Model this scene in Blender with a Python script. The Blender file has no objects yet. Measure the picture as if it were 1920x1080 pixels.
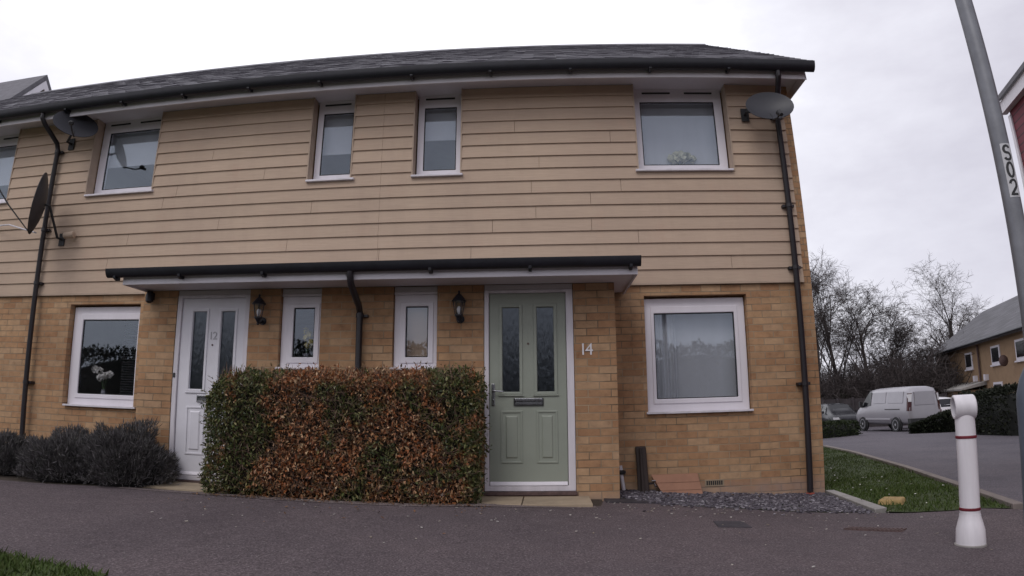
import bpy, bmesh, math, random
from mathutils import Vector, Matrix, noise
PI = math.pi
S = bpy.context.scene
COL = S.collection
random.seed(7)

# ------------------------------------------------------------------ helpers
class MB:
    """collects verts / faces for ONE mesh object"""
    def __init__(s):
        s.v = []; s.f = []
    def poly(s, pts):
        i = len(s.v); s.v += [tuple(p) for p in pts]; s.f.append(tuple(range(i, i + len(pts))))
    def box(s, x0, x1, y0, y1, z0, z1):
        i = len(s.v)
        s.v += [(x0,y0,z0),(x1,y0,z0),(x1,y1,z0),(x0,y1,z0),(x0,y0,z1),(x1,y0,z1),(x1,y1,z1),(x0,y1,z1)]
        s.f += [tuple(i+k for k in q) for q in ((0,3,2,1),(4,5,6,7),(0,1,5,4),(1,2,6,5),(2,3,7,6),(3,0,4,7))]
        return s
    def hexa(s, p):
        i = len(s.v); s.v += [tuple(q) for q in p]
        s.f += [tuple(i+k for k in q) for q in ((0,3,2,1),(4,5,6,7),(0,1,5,4),(1,2,6,5),(2,3,7,6),(3,0,4,7))]
        return s
    def rings(s, rings, cap=True, close=True):
        n = len(rings[0]); i = len(s.v)
        for r in rings: s.v += [tuple(p) for p in r]
        m = n if close else n - 1
        for a in range(len(rings) - 1):
            for k in range(m):
                k2 = (k + 1) % n
                s.f.append((i+a*n+k, i+a*n+k2, i+(a+1)*n+k2, i+(a+1)*n+k))
        if cap:
            s.f.append(tuple(i + k for k in reversed(range(n))))
            s.f.append(tuple(i + (len(rings)-1)*n + k for k in range(n)))
        return s
    def tube(s, pts, rad, n=10, cap=True):
        pts = [Vector(p) for p in pts]
        if not isinstance(rad, (list, tuple)): rad = [rad] * len(pts)
        rr = []
        for k, p in enumerate(pts):
            d = (pts[min(k+1, len(pts)-1)] - pts[max(k-1, 0)])
            if d.length < 1e-9: d = Vector((0,0,1))
            d.normalize()
            a = d.cross(Vector((0,0,1)) if abs(d.z) < .9 else Vector((0,1,0))).normalized(); b = d.cross(a)
            rr.append([p + rad[k]*(math.cos(2*PI*j/n)*a + math.sin(2*PI*j/n)*b) for j in range(n)])
        return s.rings(rr, cap)
    def lathe(s, prof, c=(0,0,0), n=24, axis='z', cap=True, ph=0):
        rr = []
        for r, h in prof:
            ring = []
            for j in range(n):
                a = 2*PI*j/n + ph; u, v = r*math.cos(a), r*math.sin(a)
                ring.append({'z': (c[0]+u, c[1]+v, c[2]+h), 'x': (c[0]+h, c[1]+u, c[2]+v), 'y': (c[0]+v, c[1]+h, c[2]+u)}[axis])
            rr.append(ring)
        return s.rings(rr, cap)
    def prism_x(s, yz, x0, x1):
        s.rings([[(x0,y,z) for y,z in yz], [(x1,y,z) for y,z in yz]])
        return s
    def wall(s, x0, x1, z0, z1, y0, y1, holes):
        """wall slab facing y with rectangular openings (hx0,hx1,hz0,hz1)"""
        xs = sorted({x0, x1} | {h[0] for h in holes} | {h[1] for h in holes})
        zs = sorted({z0, z1} | {h[2] for h in holes} | {h[3] for h in holes})
        xs = [q for q in xs if x0 <= q <= x1]; zs = [q for q in zs if z0 <= q <= z1]
        def solid(i, j):
            if i < 0 or j < 0 or i >= len(xs)-1 or j >= len(zs)-1: return False
            cx, cz = (xs[i]+xs[i+1])/2, (zs[j]+zs[j+1])/2
            return not any(h[0] < cx < h[1] and h[2] < cz < h[3] for h in holes)
        for i in range(len(xs)-1):
            for j in range(len(zs)-1):
                if not solid(i, j): continue
                a, b, c, d = xs[i], xs[i+1], zs[j], zs[j+1]
                s.poly([(a,y0,c),(b,y0,c),(b,y0,d),(a,y0,d)]); s.poly([(b,y1,c),(a,y1,c),(a,y1,d),(b,y1,d)])
                if not solid(i-1,j): s.poly([(a,y1,c),(a,y0,c),(a,y0,d),(a,y1,d)])
                if not solid(i+1,j): s.poly([(b,y0,c),(b,y1,c),(b,y1,d),(b,y0,d)])
                if not solid(i,j-1): s.poly([(a,y1,c),(b,y1,c),(b,y0,c),(a,y0,c)])
                if not solid(i,j+1): s.poly([(a,y0,d),(b,y0,d),(b,y1,d),(a,y1,d)])
        return s
    def frame(s, x0, x1, z0, z1, wl, wr, wb, wt, y0, y1):
        s.wall(x0, x1, z0, z1, y0, y1, [(x0+wl, x1-wr, z0+wb, z1-wt)]); return s

def link(name, me, m, parent=None):
    o = bpy.data.objects.new(name, me); COL.objects.link(o)
    if m: me.materials.append(m)
    if parent is not None: o.parent = parent
    return o
OFF = {}
def off_of(parent):
    while parent is not None:
        if parent.name in OFF: return OFF[parent.name]
        parent = parent.parent
    return Vector((0,0,0))
def build(name, mb, m, parent=None, smooth=False, bevel=0, off=None):
    """ONE mesh object; verts given in world space, stored relative to the thing's base"""
    o3 = off_of(parent) if off is None else Vector(off)
    me = bpy.data.meshes.new(name)
    me.from_pydata([(x-o3[0], y-o3[1], z-o3[2]) for x,y,z in mb.v], [], mb.f); me.update()
    if smooth == 'auto':
        bm = bmesh.new(); bm.from_mesh(me); bmesh.ops.remove_doubles(bm, verts=bm.verts, dist=1e-5)
        for f in bm.faces: f.smooth = True
        for e in bm.edges:
            if len(e.link_faces) == 2 and e.calc_face_angle(0) > math.radians(35): e.smooth = False
        bm.to_mesh(me); bm.free()
    elif smooth:
        me.polygons.foreach_set('use_smooth', [True]*len(me.polygons))
    o = link(name, me, m, parent)
    if parent is None and off is not None: o.location = off
    if bevel:
        b = o.modifiers.new('bevel', 'BEVEL'); b.width = bevel; b.segments = 2; b.limit_method = 'ANGLE'; b.angle_limit = math.radians(40)
        w = o.modifiers.new('weld', 'WELD'); w.merge_threshold = 1e-4
        o.modifiers.move(1, 0)
    return o
def tag(o, label=None, cat=None, group=None, kind=None):
    if label: o['label'] = label
    if cat: o['category'] = cat
    if group: o['group'] = group
    if kind: o['kind'] = kind
    return o
def thing(name, loc, label, cat, group=None, rz=0, keep=True):
    o = bpy.data.objects.new(name, None); COL.objects.link(o); o.location = loc; o.rotation_euler = (0,0,rz)
    OFF[o.name] = Vector(loc) if keep else Vector((0,0,0))
    return tag(o, label, cat, group)
def solo(name, mb, m, loc, label, cat, group=None, **k):
    return tag(build(name, mb, m, None, off=loc, **k), label, cat, group)
def copy_tree(o, parent=None):
    c = o.copy(); COL.objects.link(c); c.parent = parent
    for ch in list(o.children): copy_tree(ch, c)
    return c

# ------------------------------------------------------------------ materials
def mat(name):
    m = bpy.data.materials.new(name); m.use_nodes = True
    nt = m.node_tree; return m, nt, nt.nodes['Principled BSDF']
def N(nt, t, **k):
    n = nt.nodes.new(t)
    for a, b in k.items(): setattr(n, a, b)
    return n
def L(nt, a, b): nt.links.new(a, b)
def ramp(nt, fac, stops):
    r = N(nt, 'ShaderNodeValToRGB'); e = r.color_ramp.elements
    while len(e) < len(stops): e.new(.5)
    for q, (p, c) in zip(e, stops): q.position = p; q.color = (*c, 1) if len(c) == 3 else c
    L(nt, fac, r.inputs[0]); return r.outputs[0]
def mixc(nt, fac, a, b, mode='MIX'):
    n = N(nt, 'ShaderNodeMix', data_type='RGBA', blend_type=mode)
    for s, val in ((n.inputs[0], fac), (n.inputs[6], a), (n.inputs[7], b)):
        if hasattr(val, 'links') or hasattr(val, 'is_linked'): L(nt, val, s)
        elif isinstance(val, (int, float)): s.default_value = val
        else: s.default_value = (*val, 1)
    return n.outputs[2]
def tex(nt, scale, detail=4, rough=.55, vec=None, kind='ShaderNodeTexNoise'):
    n = N(nt, kind); n.inputs['Scale'].default_value = scale
    if kind == 'ShaderNodeTexNoise': n.inputs['Detail'].default_value = detail; n.inputs['Roughness'].default_value = rough
    if vec is None:
        vec = N(nt, 'ShaderNodeTexCoord').outputs['Object']
    L(nt, vec, n.inputs['Vector']); return n
def bump(nt, bs, h, strength=.3, dist=.01, prev=None):
    b = N(nt, 'ShaderNodeBump'); b.inputs['Strength'].default_value = strength; b.inputs['Distance'].default_value = dist
    L(nt, h, b.inputs['Height'])
    if prev is not None: L(nt, prev, b.inputs['Normal'])
    L(nt, b.outputs[0], bs.inputs['Normal']); return b.outputs[0]
def plain(name, c, rough=.5, var=.12, scale=6, metal=0, bmp=0, bscale=60, spec=.5, streak=False):
    m, nt, bs = mat(name)
    vec = N(nt, 'ShaderNodeTexCoord').outputs['Object']
    if streak:
        mp = N(nt, 'ShaderNodeMapping'); mp.inputs['Scale'].default_value = (1, 1, .12); L(nt, vec, mp.inputs[0]); vec = mp.outputs[0]
    t = tex(nt, scale, 5, .6, vec)
    lo = tuple(q*(1-var) for q in c); hi = tuple(min(1, q*(1+var)) for q in c)
    L(nt, ramp(nt, t.outputs[0], [(.3, lo), (.7, hi)]), bs.inputs['Base Color'])
    bs.inputs['Roughness'].default_value = rough; bs.inputs['Metallic'].default_value = metal; bs.inputs['Specular IOR Level'].default_value = spec
    if bmp: bump(nt, bs, tex(nt, bscale, 3).outputs[0], bmp, .004)
    return m
def wallvec(nt):
    tc = N(nt, 'ShaderNodeNewGeometry').outputs['Position']
    sp = N(nt, 'ShaderNodeSeparateXYZ'); L(nt, tc, sp.inputs[0])
    ad = N(nt, 'ShaderNodeMath', operation='ADD'); L(nt, sp.outputs[0], ad.inputs[0]); L(nt, sp.outputs[1], ad.inputs[1])
    cb = N(nt, 'ShaderNodeCombineXYZ'); L(nt, ad.outputs[0], cb.inputs[0]); L(nt, sp.outputs[2], cb.inputs[1])
    return cb.outputs[0], sp
def brick_mat(name, c1, c2, mortar, bw=.2445, bh=.0815):
    m, nt, bs = mat(name)
    vec, sp = wallvec(nt)
    # slight hand-laid wobble
    wob = tex(nt, 1.7, 2, .5, vec)
    mx = N(nt, 'ShaderNodeVectorMath', operation='MULTIPLY_ADD'); mx.inputs[1].default_value = (.012, .010, 0)
    L(nt, wob.outputs['Color'], mx.inputs[0]); L(nt, vec, mx.inputs[2])
    b = N(nt, 'ShaderNodeTexBrick'); L(nt, mx.outputs[0], b.inputs['Vector'])
    b.inputs['Scale'].default_value = 1; b.inputs['Brick Width'].default_value = bw; b.inputs['Row Height'].default_value = bh
    b.inputs['Mortar Size'].default_value = .005; b.inputs['Mortar Smooth'].default_value = .25; b.inputs['Bias'].default_value = -.1
    b.inputs['Color1'].default_value = (0,0,0,1); b.inputs['Color2'].default_value = (1,1,1,1); b.inputs['Mortar'].default_value = (.5,.5,.5,1)
    b.offset = .5
    mid = tuple((p+q)/2 for p, q in zip(c1, c2))
    col = ramp(nt, b.outputs['Color'], [(0, c1), (.35, mid), (.62, c2), (.88, (c2[0]*1.04, c2[1]*1.10, c2[2]*1.18)), (1, (c1[0]*.96, c1[1]*.90, c1[2]*.95))])
    nz = tex(nt, 9, 6, .65, vec)
    col = mixc(nt, .75, col, ramp(nt, nz.outputs[0], [(.25, (.58,.55,.54)), (.45, (.96,.95,.94)), (.75, (1.30,1.28,1.24))]), 'MULTIPLY')
    big = tex(nt, .9, 4, .6, vec)
    col = mixc(nt, .8, col, ramp(nt, big.outputs[0], [(.3, (.74,.69,.66)), (.5, (1,.99,.99)), (.72, (1.20,1.18,1.14))]), 'MULTIPLY')
    # mortar varies: pale in places, brick-coloured in others
    mz = tex(nt, 1.3, 3, .6, vec)
    mcol = ramp(nt, mz.outputs[0], [(.35, tuple(q*.36 for q in mortar)), (.5, tuple(q*.75 for q in mortar)), (.68, mortar)])
    col = mixc(nt, b.outputs['Fac'], col, mcol)
    # damp greyish-pink bricks along the foot of the wall
    mr = N(nt, 'ShaderNodeMapRange'); mr.inputs['From Min'].default_value = .17; mr.inputs['From Max'].default_value = .07
    L(nt, sp.outputs[2], mr.inputs['Value'])
    st = tex(nt, 5, 4, .6, vec); mu = N(nt, 'ShaderNodeMath', operation='MULTIPLY'); L(nt, mr.outputs[0], mu.inputs[0]); L(nt, st.outputs[0], mu.inputs[1])
    col = mixc(nt, mu.outputs[0], col, (.34,.26,.23))
    L(nt, col, bs.inputs['Base Color']); bs.inputs['Roughness'].default_value = .9; bs.inputs['Specular IOR Level'].default_value = .2
    inv = N(nt, 'ShaderNodeMath', operation='SUBTRACT'); inv.inputs[0].default_value = 1; L(nt, b.outputs['Fac'], inv.inputs[1])
    p = bump(nt, bs, inv.outputs[0], .9, .008); bump(nt, bs, tex(nt, 60, 4, .75, vec).outputs[0], .6, .005, p)
    return m
def slate_mat(name, c, cs=(.30,.16)):
    m, nt, bs = mat(name)
    tc = N(nt, 'ShaderNodeNewGeometry').outputs['Position']
    sp = N(nt, 'ShaderNodeSeparateXYZ'); L(nt, tc, sp.inputs[0])
    ad = N(nt, 'ShaderNodeMath', operation='MULTIPLY'); ad.inputs[1].default_value = 1.72; L(nt, sp.outputs[2], ad.inputs[0])
    cb = N(nt, 'ShaderNodeCombineXYZ'); L(nt, sp.outputs[0], cb.inputs[0]); L(nt, ad.outputs[0], cb.inputs[1])
    b = N(nt, 'ShaderNodeTexBrick'); L(nt, cb.outputs[0], b.inputs['Vector']); b.inputs['Scale'].default_value = 1
    b.inputs['Brick Width'].default_value = cs[0]; b.inputs['Row Height'].default_value = cs[1]; b.inputs['Mortar Size'].default_value = .006
    b.inputs['Color1'].default_value = (0,0,0,1); b.inputs['Color2'].default_value = (1,1,1,1); b.inputs['Mortar'].default_value = (.1,.1,.1,1)
    col = ramp(nt, b.outputs['Color'], [(0, tuple(q*.7 for q in c)), (.5, c), (1, tuple(q*1.35 for q in c))])
    col = mixc(nt, b.outputs['Fac'], col, tuple(q*.3 for q in c))
    nz = tex(nt, 2.2, 6, .7, cb.outputs[0])
    col = mixc(nt, .8, col, ramp(nt, nz.outputs[0], [(.3, (.7,.7,.7)), (.7, (1.3,1.28,1.25))]), 'MULTIPLY')
    L(nt, col, bs.inputs['Base Color']); bs.inputs['Roughness'].default_value = .62
    inv = N(nt, 'ShaderNodeMath', operation='SUBTRACT'); inv.inputs[0].default_value = 1; L(nt, b.outputs['Fac'], inv.inputs[1])
    bump(nt, bs, inv.outputs[0], .8, .02)
    return m
def clad_mat(name, c):
    m, nt, bs = mat(name)
    vec, sp = wallvec(nt)
    # each board its own shade
    sn = N(nt, 'ShaderNodeMath', operation='MULTIPLY_ADD'); sn.inputs[1].default_value = 1/.1645; sn.inputs[2].default_value = -2.47/.1645 + 40
    L(nt, sp.outputs[2], sn.inputs[0]); fl = N(nt, 'ShaderNodeMath', operation='FLOOR'); L(nt, sn.outputs[0], fl.inputs[0])
    wn = N(nt, 'ShaderNodeTexWhiteNoise', noise_dimensions='1D'); L(nt, fl.outputs[0], wn.inputs['W'])
    col = ramp(nt, wn.outputs[0], [(0, tuple(q*.95 for q in c)), (1, tuple(q*1.05 for q in c))])
    mp = N(nt, 'ShaderNodeMapping'); mp.inputs['Scale'].default_value = (1.2, 22, 1); L(nt, vec, mp.inputs[0])
    gr = tex(nt, 3, 6, .65, mp.outputs[0])
    col = mixc(nt, .6, col, ramp(nt, gr.outputs[0], [(.3, (.88,.87,.86)), (.7, (1.1,1.1,1.1))]), 'MULTIPLY')
    big = tex(nt, .8, 4, .6, vec)
    col = mixc(nt, .8, col, ramp(nt, big.outputs[0], [(.3, (.90,.88,.88)), (.7, (1.08,1.07,1.04))]), 'MULTIPLY')
    st = tex(nt, 2.1, 5, .7, vec)      # pinkish weathered blotches
    col = mixc(nt, ramp(nt, st.outputs[0], [(.56, (0,0,0)), (.72, (.45,.45,.45))]), col, (c[0]*1.0, c[1]*.90, c[2]*.88))
    m3 = N(nt, 'ShaderNodeMapping'); m3.inputs['Scale'].default_value = (3.1, .30, 1); L(nt, vec, m3.inputs[0])
    run = tex(nt, 1.4, 5, .7, m3.outputs[0])      # rain streaks
    col = mixc(nt, .28, col, ramp(nt, run.outputs[0], [(.32, (.86,.85,.85)), (.5, (1,1,1)), (.72, (1.06,1.05,1.04))]), 'MULTIPLY')
    L(nt, col, bs.inputs['Base Color']); bs.inputs['Roughness'].default_value = .75; bs.inputs['Specular IOR Level'].default_value = .25
    bump(nt, bs, gr.outputs[0], .25, .003)
    return m
def asphalt_mat(name, c, speck=.5):
    m, nt, bs = mat(name)
    vec = N(nt, 'ShaderNodeNewGeometry').outputs['Position']
    big = tex(nt, .42, 6, .7, vec); mid = tex(nt, 7, 5, .7, vec); fine = tex(nt, 72, 3, .75, vec)
    vo = N(nt, 'ShaderNodeTexVoronoi'); vo.inputs['Scale'].default_value = 62; L(nt, vec, vo.inputs['Vector'])
    col = ramp(nt, fine.outputs[0], [(.30, tuple(q*.42 for q in c)), (.50, c), (.72, tuple(q*2.0 for q in c))])
    col = mixc(nt, .8, col, ramp(nt, big.outputs[0], [(.28, (.64,.63,.66)), (.48, (.95,.95,.95)), (.62, (1.1,1.08,1.06)), (.78, (1.34,1.30,1.26))]), 'MULTIPLY')
    col = mixc(nt, .6, col, ramp(nt, mid.outputs[0], [(.3, (.8,.8,.8)), (.7, (1.2,1.2,1.2))]), 'MULTIPLY')
    sr = N(nt, 'ShaderNodeSeparateColor'); L(nt, vo.outputs['Color'], sr.inputs[0])
    sel = ramp(nt, sr.outputs[0], [(.945, (0,0,0)), (.965, (speck,)*3)])
    dm = ramp(nt, vo.outputs['Distance'], [(.25, (1,1,1)), (.4, (0,0,0))])
    col = mixc(nt, mixc(nt, 1, sel, dm, 'MULTIPLY'), col, (.32,.30,.29))
    L(nt, col, bs.inputs['Base Color']); bs.inputs['Roughness'].default_value = .88; bs.inputs['Specular IOR Level'].default_value = .3
    bump(nt, bs, fine.outputs[0], .7, .006)
    return m
def leaf_mat(name, cols_a, cols_b=None, scale=1.6, thr=(.44,.54), rough=.55, bias=None):
    m, nt, bs = mat(name)
    g = N(nt, 'ShaderNodeNewGeometry')
    n = len(cols_a) - 1
    a = ramp(nt, g.outputs['Random Per Island'], [(i/max(n,1), q) for i, q in enumerate(cols_a)])
    if cols_b:
        n = len(cols_b) - 1
        b = ramp(nt, g.outputs['Random Per Island'], [(i/max(n,1), q) for i, q in enumerate(cols_b)])
        nz = tex(nt, scale, 5, .75, g.outputs['Position']); src = nz.outputs[0]
        if bias:
            sx = N(nt, 'ShaderNodeSeparateXYZ'); L(nt, g.outputs['Position'], sx.inputs[0])
            mr = N(nt, 'ShaderNodeMapRange'); mr.inputs['From Min'].default_value = bias[0]; mr.inputs['From Max'].default_value = bias[1]; mr.inputs['To Min'].default_value = bias[2]; mr.inputs['To Max'].default_value = 0
            L(nt, sx.outputs[0], mr.inputs['Value']); ad = N(nt, 'ShaderNodeMath', operation='ADD'); L(nt, src, ad.inputs[0]); L(nt, mr.outputs[0], ad.inputs[1]); src = ad.outputs[0]
            m2 = N(nt, 'ShaderNodeMapRange'); m2.inputs['From Min'].default_value = 1.0; m2.inputs['From Max'].default_value = 1.45; m2.inputs['To Min'].default_value = 0; m2.inputs['To Max'].default_value = .09
            L(nt, sx.outputs[0], m2.inputs['Value']); a2 = N(nt, 'ShaderNodeMath', operation='ADD'); L(nt, src, a2.inputs[0]); L(nt, m2.outputs[0], a2.inputs[1]); src = a2.outputs[0]
        a = mixc(nt, ramp(nt, src, [(thr[0], (0,0,0)), (thr[1], (1,1,1))]), a, b)
    L(nt, a, bs.inputs['Base Color']); bs.inputs['Roughness'].default_value = rough; bs.inputs['Specular IOR Level'].default_value = .35
    return m
def glass_mat(name, tint=(.92,.925,.94), frosted=0, rfl=1.5):
    m, nt, bs = mat(name)
    nt.nodes.remove(bs); out = nt.nodes['Material Output']
    fr = N(nt, 'ShaderNodeFresnel'); gm = N(nt, 'ShaderNodeNewGeometry')
    io = N(nt, 'ShaderNodeMapRange'); io.inputs['To Min'].default_value = rfl; io.inputs['To Max'].default_value = 1/rfl   # pane's inner face seen from inside the pane
    L(nt, gm.outputs['Backfacing'], io.inputs['Value']); L(nt, io.outputs[0], fr.inputs[0])
    mu = N(nt, 'ShaderNodeMath', operation='MULTIPLY_ADD'); mu.inputs[1].default_value = 1.3; mu.inputs[2].default_value = .028; mu.use_clamp = True
    L(nt, fr.outputs[0], mu.inputs[0])
    gl = N(nt, 'ShaderNodeBsdfGlossy'); gl.inputs['Roughness'].default_value = .015 + frosted*.2; gl.inputs['Color'].default_value = (.80,.90,1,1)
    wv = tex(nt, 2.2, 2, .5); bp = N(nt, 'ShaderNodeBump'); bp.inputs['Strength'].default_value = .02; bp.inputs['Distance'].default_value = .02
    L(nt, wv.outputs[0], bp.inputs['Height'])
    if frosted:
        mp = N(nt, 'ShaderNodeMapping'); mp.inputs['Scale'].default_value = (1,1,.25); L(nt, N(nt,'ShaderNodeTexCoord').outputs['Object'], mp.inputs[0])
        w2 = tex(nt, 55, 2, .5, mp.outputs[0]); bp.inputs['Strength'].default_value = .6; bp.inputs['Distance'].default_value = .006; L(nt, w2.outputs[0], bp.inputs['Height'])
    L(nt, bp.outputs[0], gl.inputs['Normal'])
    if frosted:
        tr = N(nt, 'ShaderNodeBsdfRefraction'); tr.inputs['IOR'].default_value = 1.02; tr.inputs['Roughness'].default_value = .35
    else:
        tr = N(nt, 'ShaderNodeBsdfTransparent')
    tr.inputs['Color'].default_value = (*tint, 1)
    mx = N(nt, 'ShaderNodeMixShader'); L(nt, mu.outputs[0], mx.inputs[0]); L(nt, tr.outputs[0], mx.inputs[1]); L(nt, gl.outputs[0], mx.inputs[2])
    L(nt, mx.outputs[0], out.inputs[0])
    return m

M = {}
M['brick'] = brick_mat('brick_buff', (.360,.208,.116), (.420,.268,.155), (.44,.335,.225))
M['brick_far'] = plain('brick_far', (.30,.198,.118), .9, .10, 2.5, bmp=.2)
M['clad'] = clad_mat('cladding_tan', (.495,.383,.296))
M['clad_trim'] = plain('cladding_trim', (.44,.34,.26), .75, .1)
M['slate'] = plain('slate', (.11,.105,.122), .6, .25, 5)
M['slates'] = leaf_mat('slate_pieces', [(.112,.108,.126),(.130,.124,.144),(.118,.113,.132),(.158,.151,.172),(.124,.119,.138)], rough=.6)
M['slate_far'] = slate_mat('slate_far', (.075,.073,.085), (.33,.25))
M['white'] = plain('upvc_white', (.74,.71,.76), .38, .06, 3, streak=True)
M['white_dirty'] = plain('painted_white', (.66,.63,.67), .5, .14, 7, streak=True, bmp=.1)
M['soffit'] = plain('soffit_white', (.66,.63,.66), .55, .07, 2)
M['infill'] = plain('infill_panel', (.50,.47,.48), .6, .08, 3)
M['black'] = plain('gutter_black', (.012,.012,.018), .42, .3, 9)
M['black_pipe'] = plain('pipe_black', (.020,.017,.021), .42, .3, 8, streak=True)
M['sage'] = plain('door_sage', (.285,.312,.262), .42, .05, 2.5, bmp=.05, bscale=120)
M['doorwhite'] = plain('door_white', (.72,.71,.76), .38, .05, 2.5)
M['chrome'] = plain('chrome', (.45,.45,.48), .22, .1, 10, metal=1)
M['darkhole'] = plain('dark_recess', (.012,.012,.014), .6, .2)
M['glass'] = glass_mat('window_glass')
M['frost'] = glass_mat('frosted_glass', (.30,.31,.34), frosted=1)
M['plaster'] = plain('interior_plaster', (.40,.37,.34), .9, .05)
M['carpet'] = plain('interior_floor', (.16,.13,.11), .95, .2, 8)
M['blind'] = plain('blind_cream', (.64,.67,.70), .85, .05, 2)
M['blind_grey'] = plain('curtain_grey', (.56,.58,.60), .9, .10, 2.5, streak=True)
M['blind_warm'] = plain('blind_beige', (.74,.56,.40), .9, .05, 2)
M['asphalt'] = asphalt_mat('asphalt_path', (.100,.080,.086))
M['road'] = asphalt_mat('asphalt_road', (.105,.095,.110), .2)
M['soil'] = plain('soil', (.045,.033,.024), .95, .35, 14, bmp=.6, bscale=40)
M['ground'] = plain('ground_turf', (.045,.055,.022), .95, .3, 3, bmp=.5, bscale=20)
M['lawn'] = plain('lawn_base', (.040,.058,.014), .95, .35, 5, bmp=.6, bscale=60)
M['slab'] = plain('paving_slab', (.34,.27,.19), .85, .16, 5, bmp=.3, bscale=90)
M['edging'] = plain('concrete_edging', (.30,.285,.27), .88, .18, 6, bmp=.35, bscale=80)
M['kerb'] = plain('kerb_concrete', (.20,.17,.155), .9, .2, 5, bmp=.3, bscale=60)
M['tile'] = plain('leaning_board', (.30,.155,.10), .8, .1, 7, bmp=.15)
M['rust'] = plain('cast_iron', (.10,.062,.058), .75, .3, 20, bmp=.4)
M['red'] = plain('terracotta_red', (.42,.09,.06), .7, .15)
M['stoneyellow'] = plain('yellow_stone', (.36,.245,.10), .85, .2, 14, bmp=.4, bscale=50)
M['mesh_grey'] = plain('dish_grey', (.040,.041,.050), .5, .1, 5)
M['dish_dark'] = plain('dish_dark', (.030,.030,.036), .5, .15, 5)
M['galv'] = plain('galvanised', (.20,.205,.225), .5, .16, 9, metal=.45, streak=False)
M['postblue'] = plain('post_base', (.10,.12,.155), .5, .14, 6)
M['bollard'] = plain('bollard_white', (.76,.73,.76), .5, .15, 6, streak=True)
M['bandred'] = plain('band_dark_red', (.16,.015,.025), .5, .15)
M['label'] = plain('label_plate', (.55,.55,.57), .5, .1)
M['ink'] = plain('ink_black', (.012,.012,.014), .5, .1)
M['numwhite'] = plain('number_white', (.80,.78,.80), .4, .05)
M['num_grey'] = plain('number_grey', (.40,.40,.43), .35, .1)
M['redclad'] = None
M['bark'] = plain('bark', (.038,.030,.028), .95, .3, 6, bmp=.5, bscale=20)
M['twig'] = plain('twigs', (.058,.047,.046), .95, .3, 3)
M['fence'] = plain('fence_dark', (.050,.042,.046), .9, .25, 3)
M['tyre'] = plain('tyre', (.018,.018,.02), .8, .2)
M['rim'] = plain('rim', (.50,.50,.53), .3, .1, metal=.8)
M['silver'] = plain('paint_silver', (.36,.35,.375), .28, .04, 2, metal=.35)
M['carwhite'] = plain('paint_white', (.74,.73,.76), .25, .04, 2)
M['cardark'] = plain('paint_dark', (.02,.02,.025), .2, .1, 2)
M['carglass'] = plain('car_glass', (.012,.013,.016), .10, .1, 2, spec=.4)
M['carpanel'] = plain('van_pressed_panel', (.345,.335,.36), .32, .04, 2, metal=.35)
M['trim'] = plain('car_trim', (.02,.02,.022), .6, .1)
M['lampred'] = plain('lamp_red', (.05,.012,.014), .2, .1)
M['lampclear'] = plain('lamp_clear', (.6,.6,.62), .15, .1)
M['dry'] = leaf_mat('hedge_leaf', [(.055,.028,.016),(.20,.068,.027),(.36,.125,.042),(.25,.090,.036),(.46,.25,.125),(.10,.045,.023),(.34,.13,.05),(.56,.38,.22),(.045,.026,.016)],
                    [(.020,.032,.010),(.055,.076,.020),(.10,.115,.032),(.036,.052,.017),(.24,.22,.09),(.016,.024,.009),(.13,.13,.04)], 1.55, (.50,.56), .42, bias=(-1.5,-.6,.15))
M['dry_floor'] = leaf_mat('fallen_leaf', [(.10,.05,.026),(.20,.10,.05),(.06,.035,.02),(.28,.16,.09)], rough=.8)
M['lav'] = leaf_mat('lavender_leaf', [(.052,.049,.048),(.110,.101,.107),(.080,.077,.073),(.150,.138,.143),(.070,.069,.058)], rough=.8)
M['grass'] = leaf_mat('grass_blade', [(.036,.062,.010),(.056,.092,.015),(.046,.074,.013),(.080,.098,.028)], rough=.7)
M['evergreen'] = leaf_mat('evergreen_leaf', [(.007,.010,.005),(.016,.022,.010),(.011,.015,.008),(.026,.030,.014)], rough=.6)
M['lowhedge'] = leaf_mat('lowhedge_leaf', [(.012,.020,.006),(.028,.042,.012),(.02,.028,.010)], rough=.6)
M['slatechip'] = leaf_mat('slate_chip', [(.045,.038,.050),(.095,.084,.102),(.150,.138,.160),(.07,.06,.076),(.34,.32,.35)], rough=.75)
M['petal'] = plain('petal_white', (.78,.76,.72), .6, .05)
M['petal_yellow'] = plain('petal_yellow', (.62,.52,.16), .6, .2)
M['petal_cream'] = plain('petal_cream', (.62,.62,.44), .6, .15)
M['stem'] = plain('stem_green', (.05,.09,.03), .6, .2)
M['vase'] = plain('vase_ceramic', (.30,.30,.33), .3, .1)
M['litter'] = leaf_mat('leaf_litter', [(.30,.28,.25),(.48,.46,.43),(.20,.16,.12),(.40,.37,.33)], rough=.8)
M['rubber'] = plain('rubber_dark', (.030,.020,.018), .75, .4, 12, streak=True, bmp=.3)

m, nt, bs = mat('red_tile_hanging')       # courses of dark red tiles
vec, sp = wallvec(nt)
b = N(nt, 'ShaderNodeTexBrick'); L(nt, vec, b.inputs['Vector']); b.inputs['Scale'].default_value = 1
b.inputs['Brick Width'].default_value = 4.5; b.inputs['Row Height'].default_value = .15; b.inputs['Mortar Size'].default_value = .014
b.inputs['Color1'].default_value = (.15,.016,.032,1); b.inputs['Color2'].default_value = (.20,.026,.046,1); b.inputs['Mortar'].default_value = (.045,.006,.012,1)
L(nt, b.outputs['Color'], bs.inputs['Base Color']); bs.inputs['Roughness'].default_value = .7; M['redclad'] = m

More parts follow.
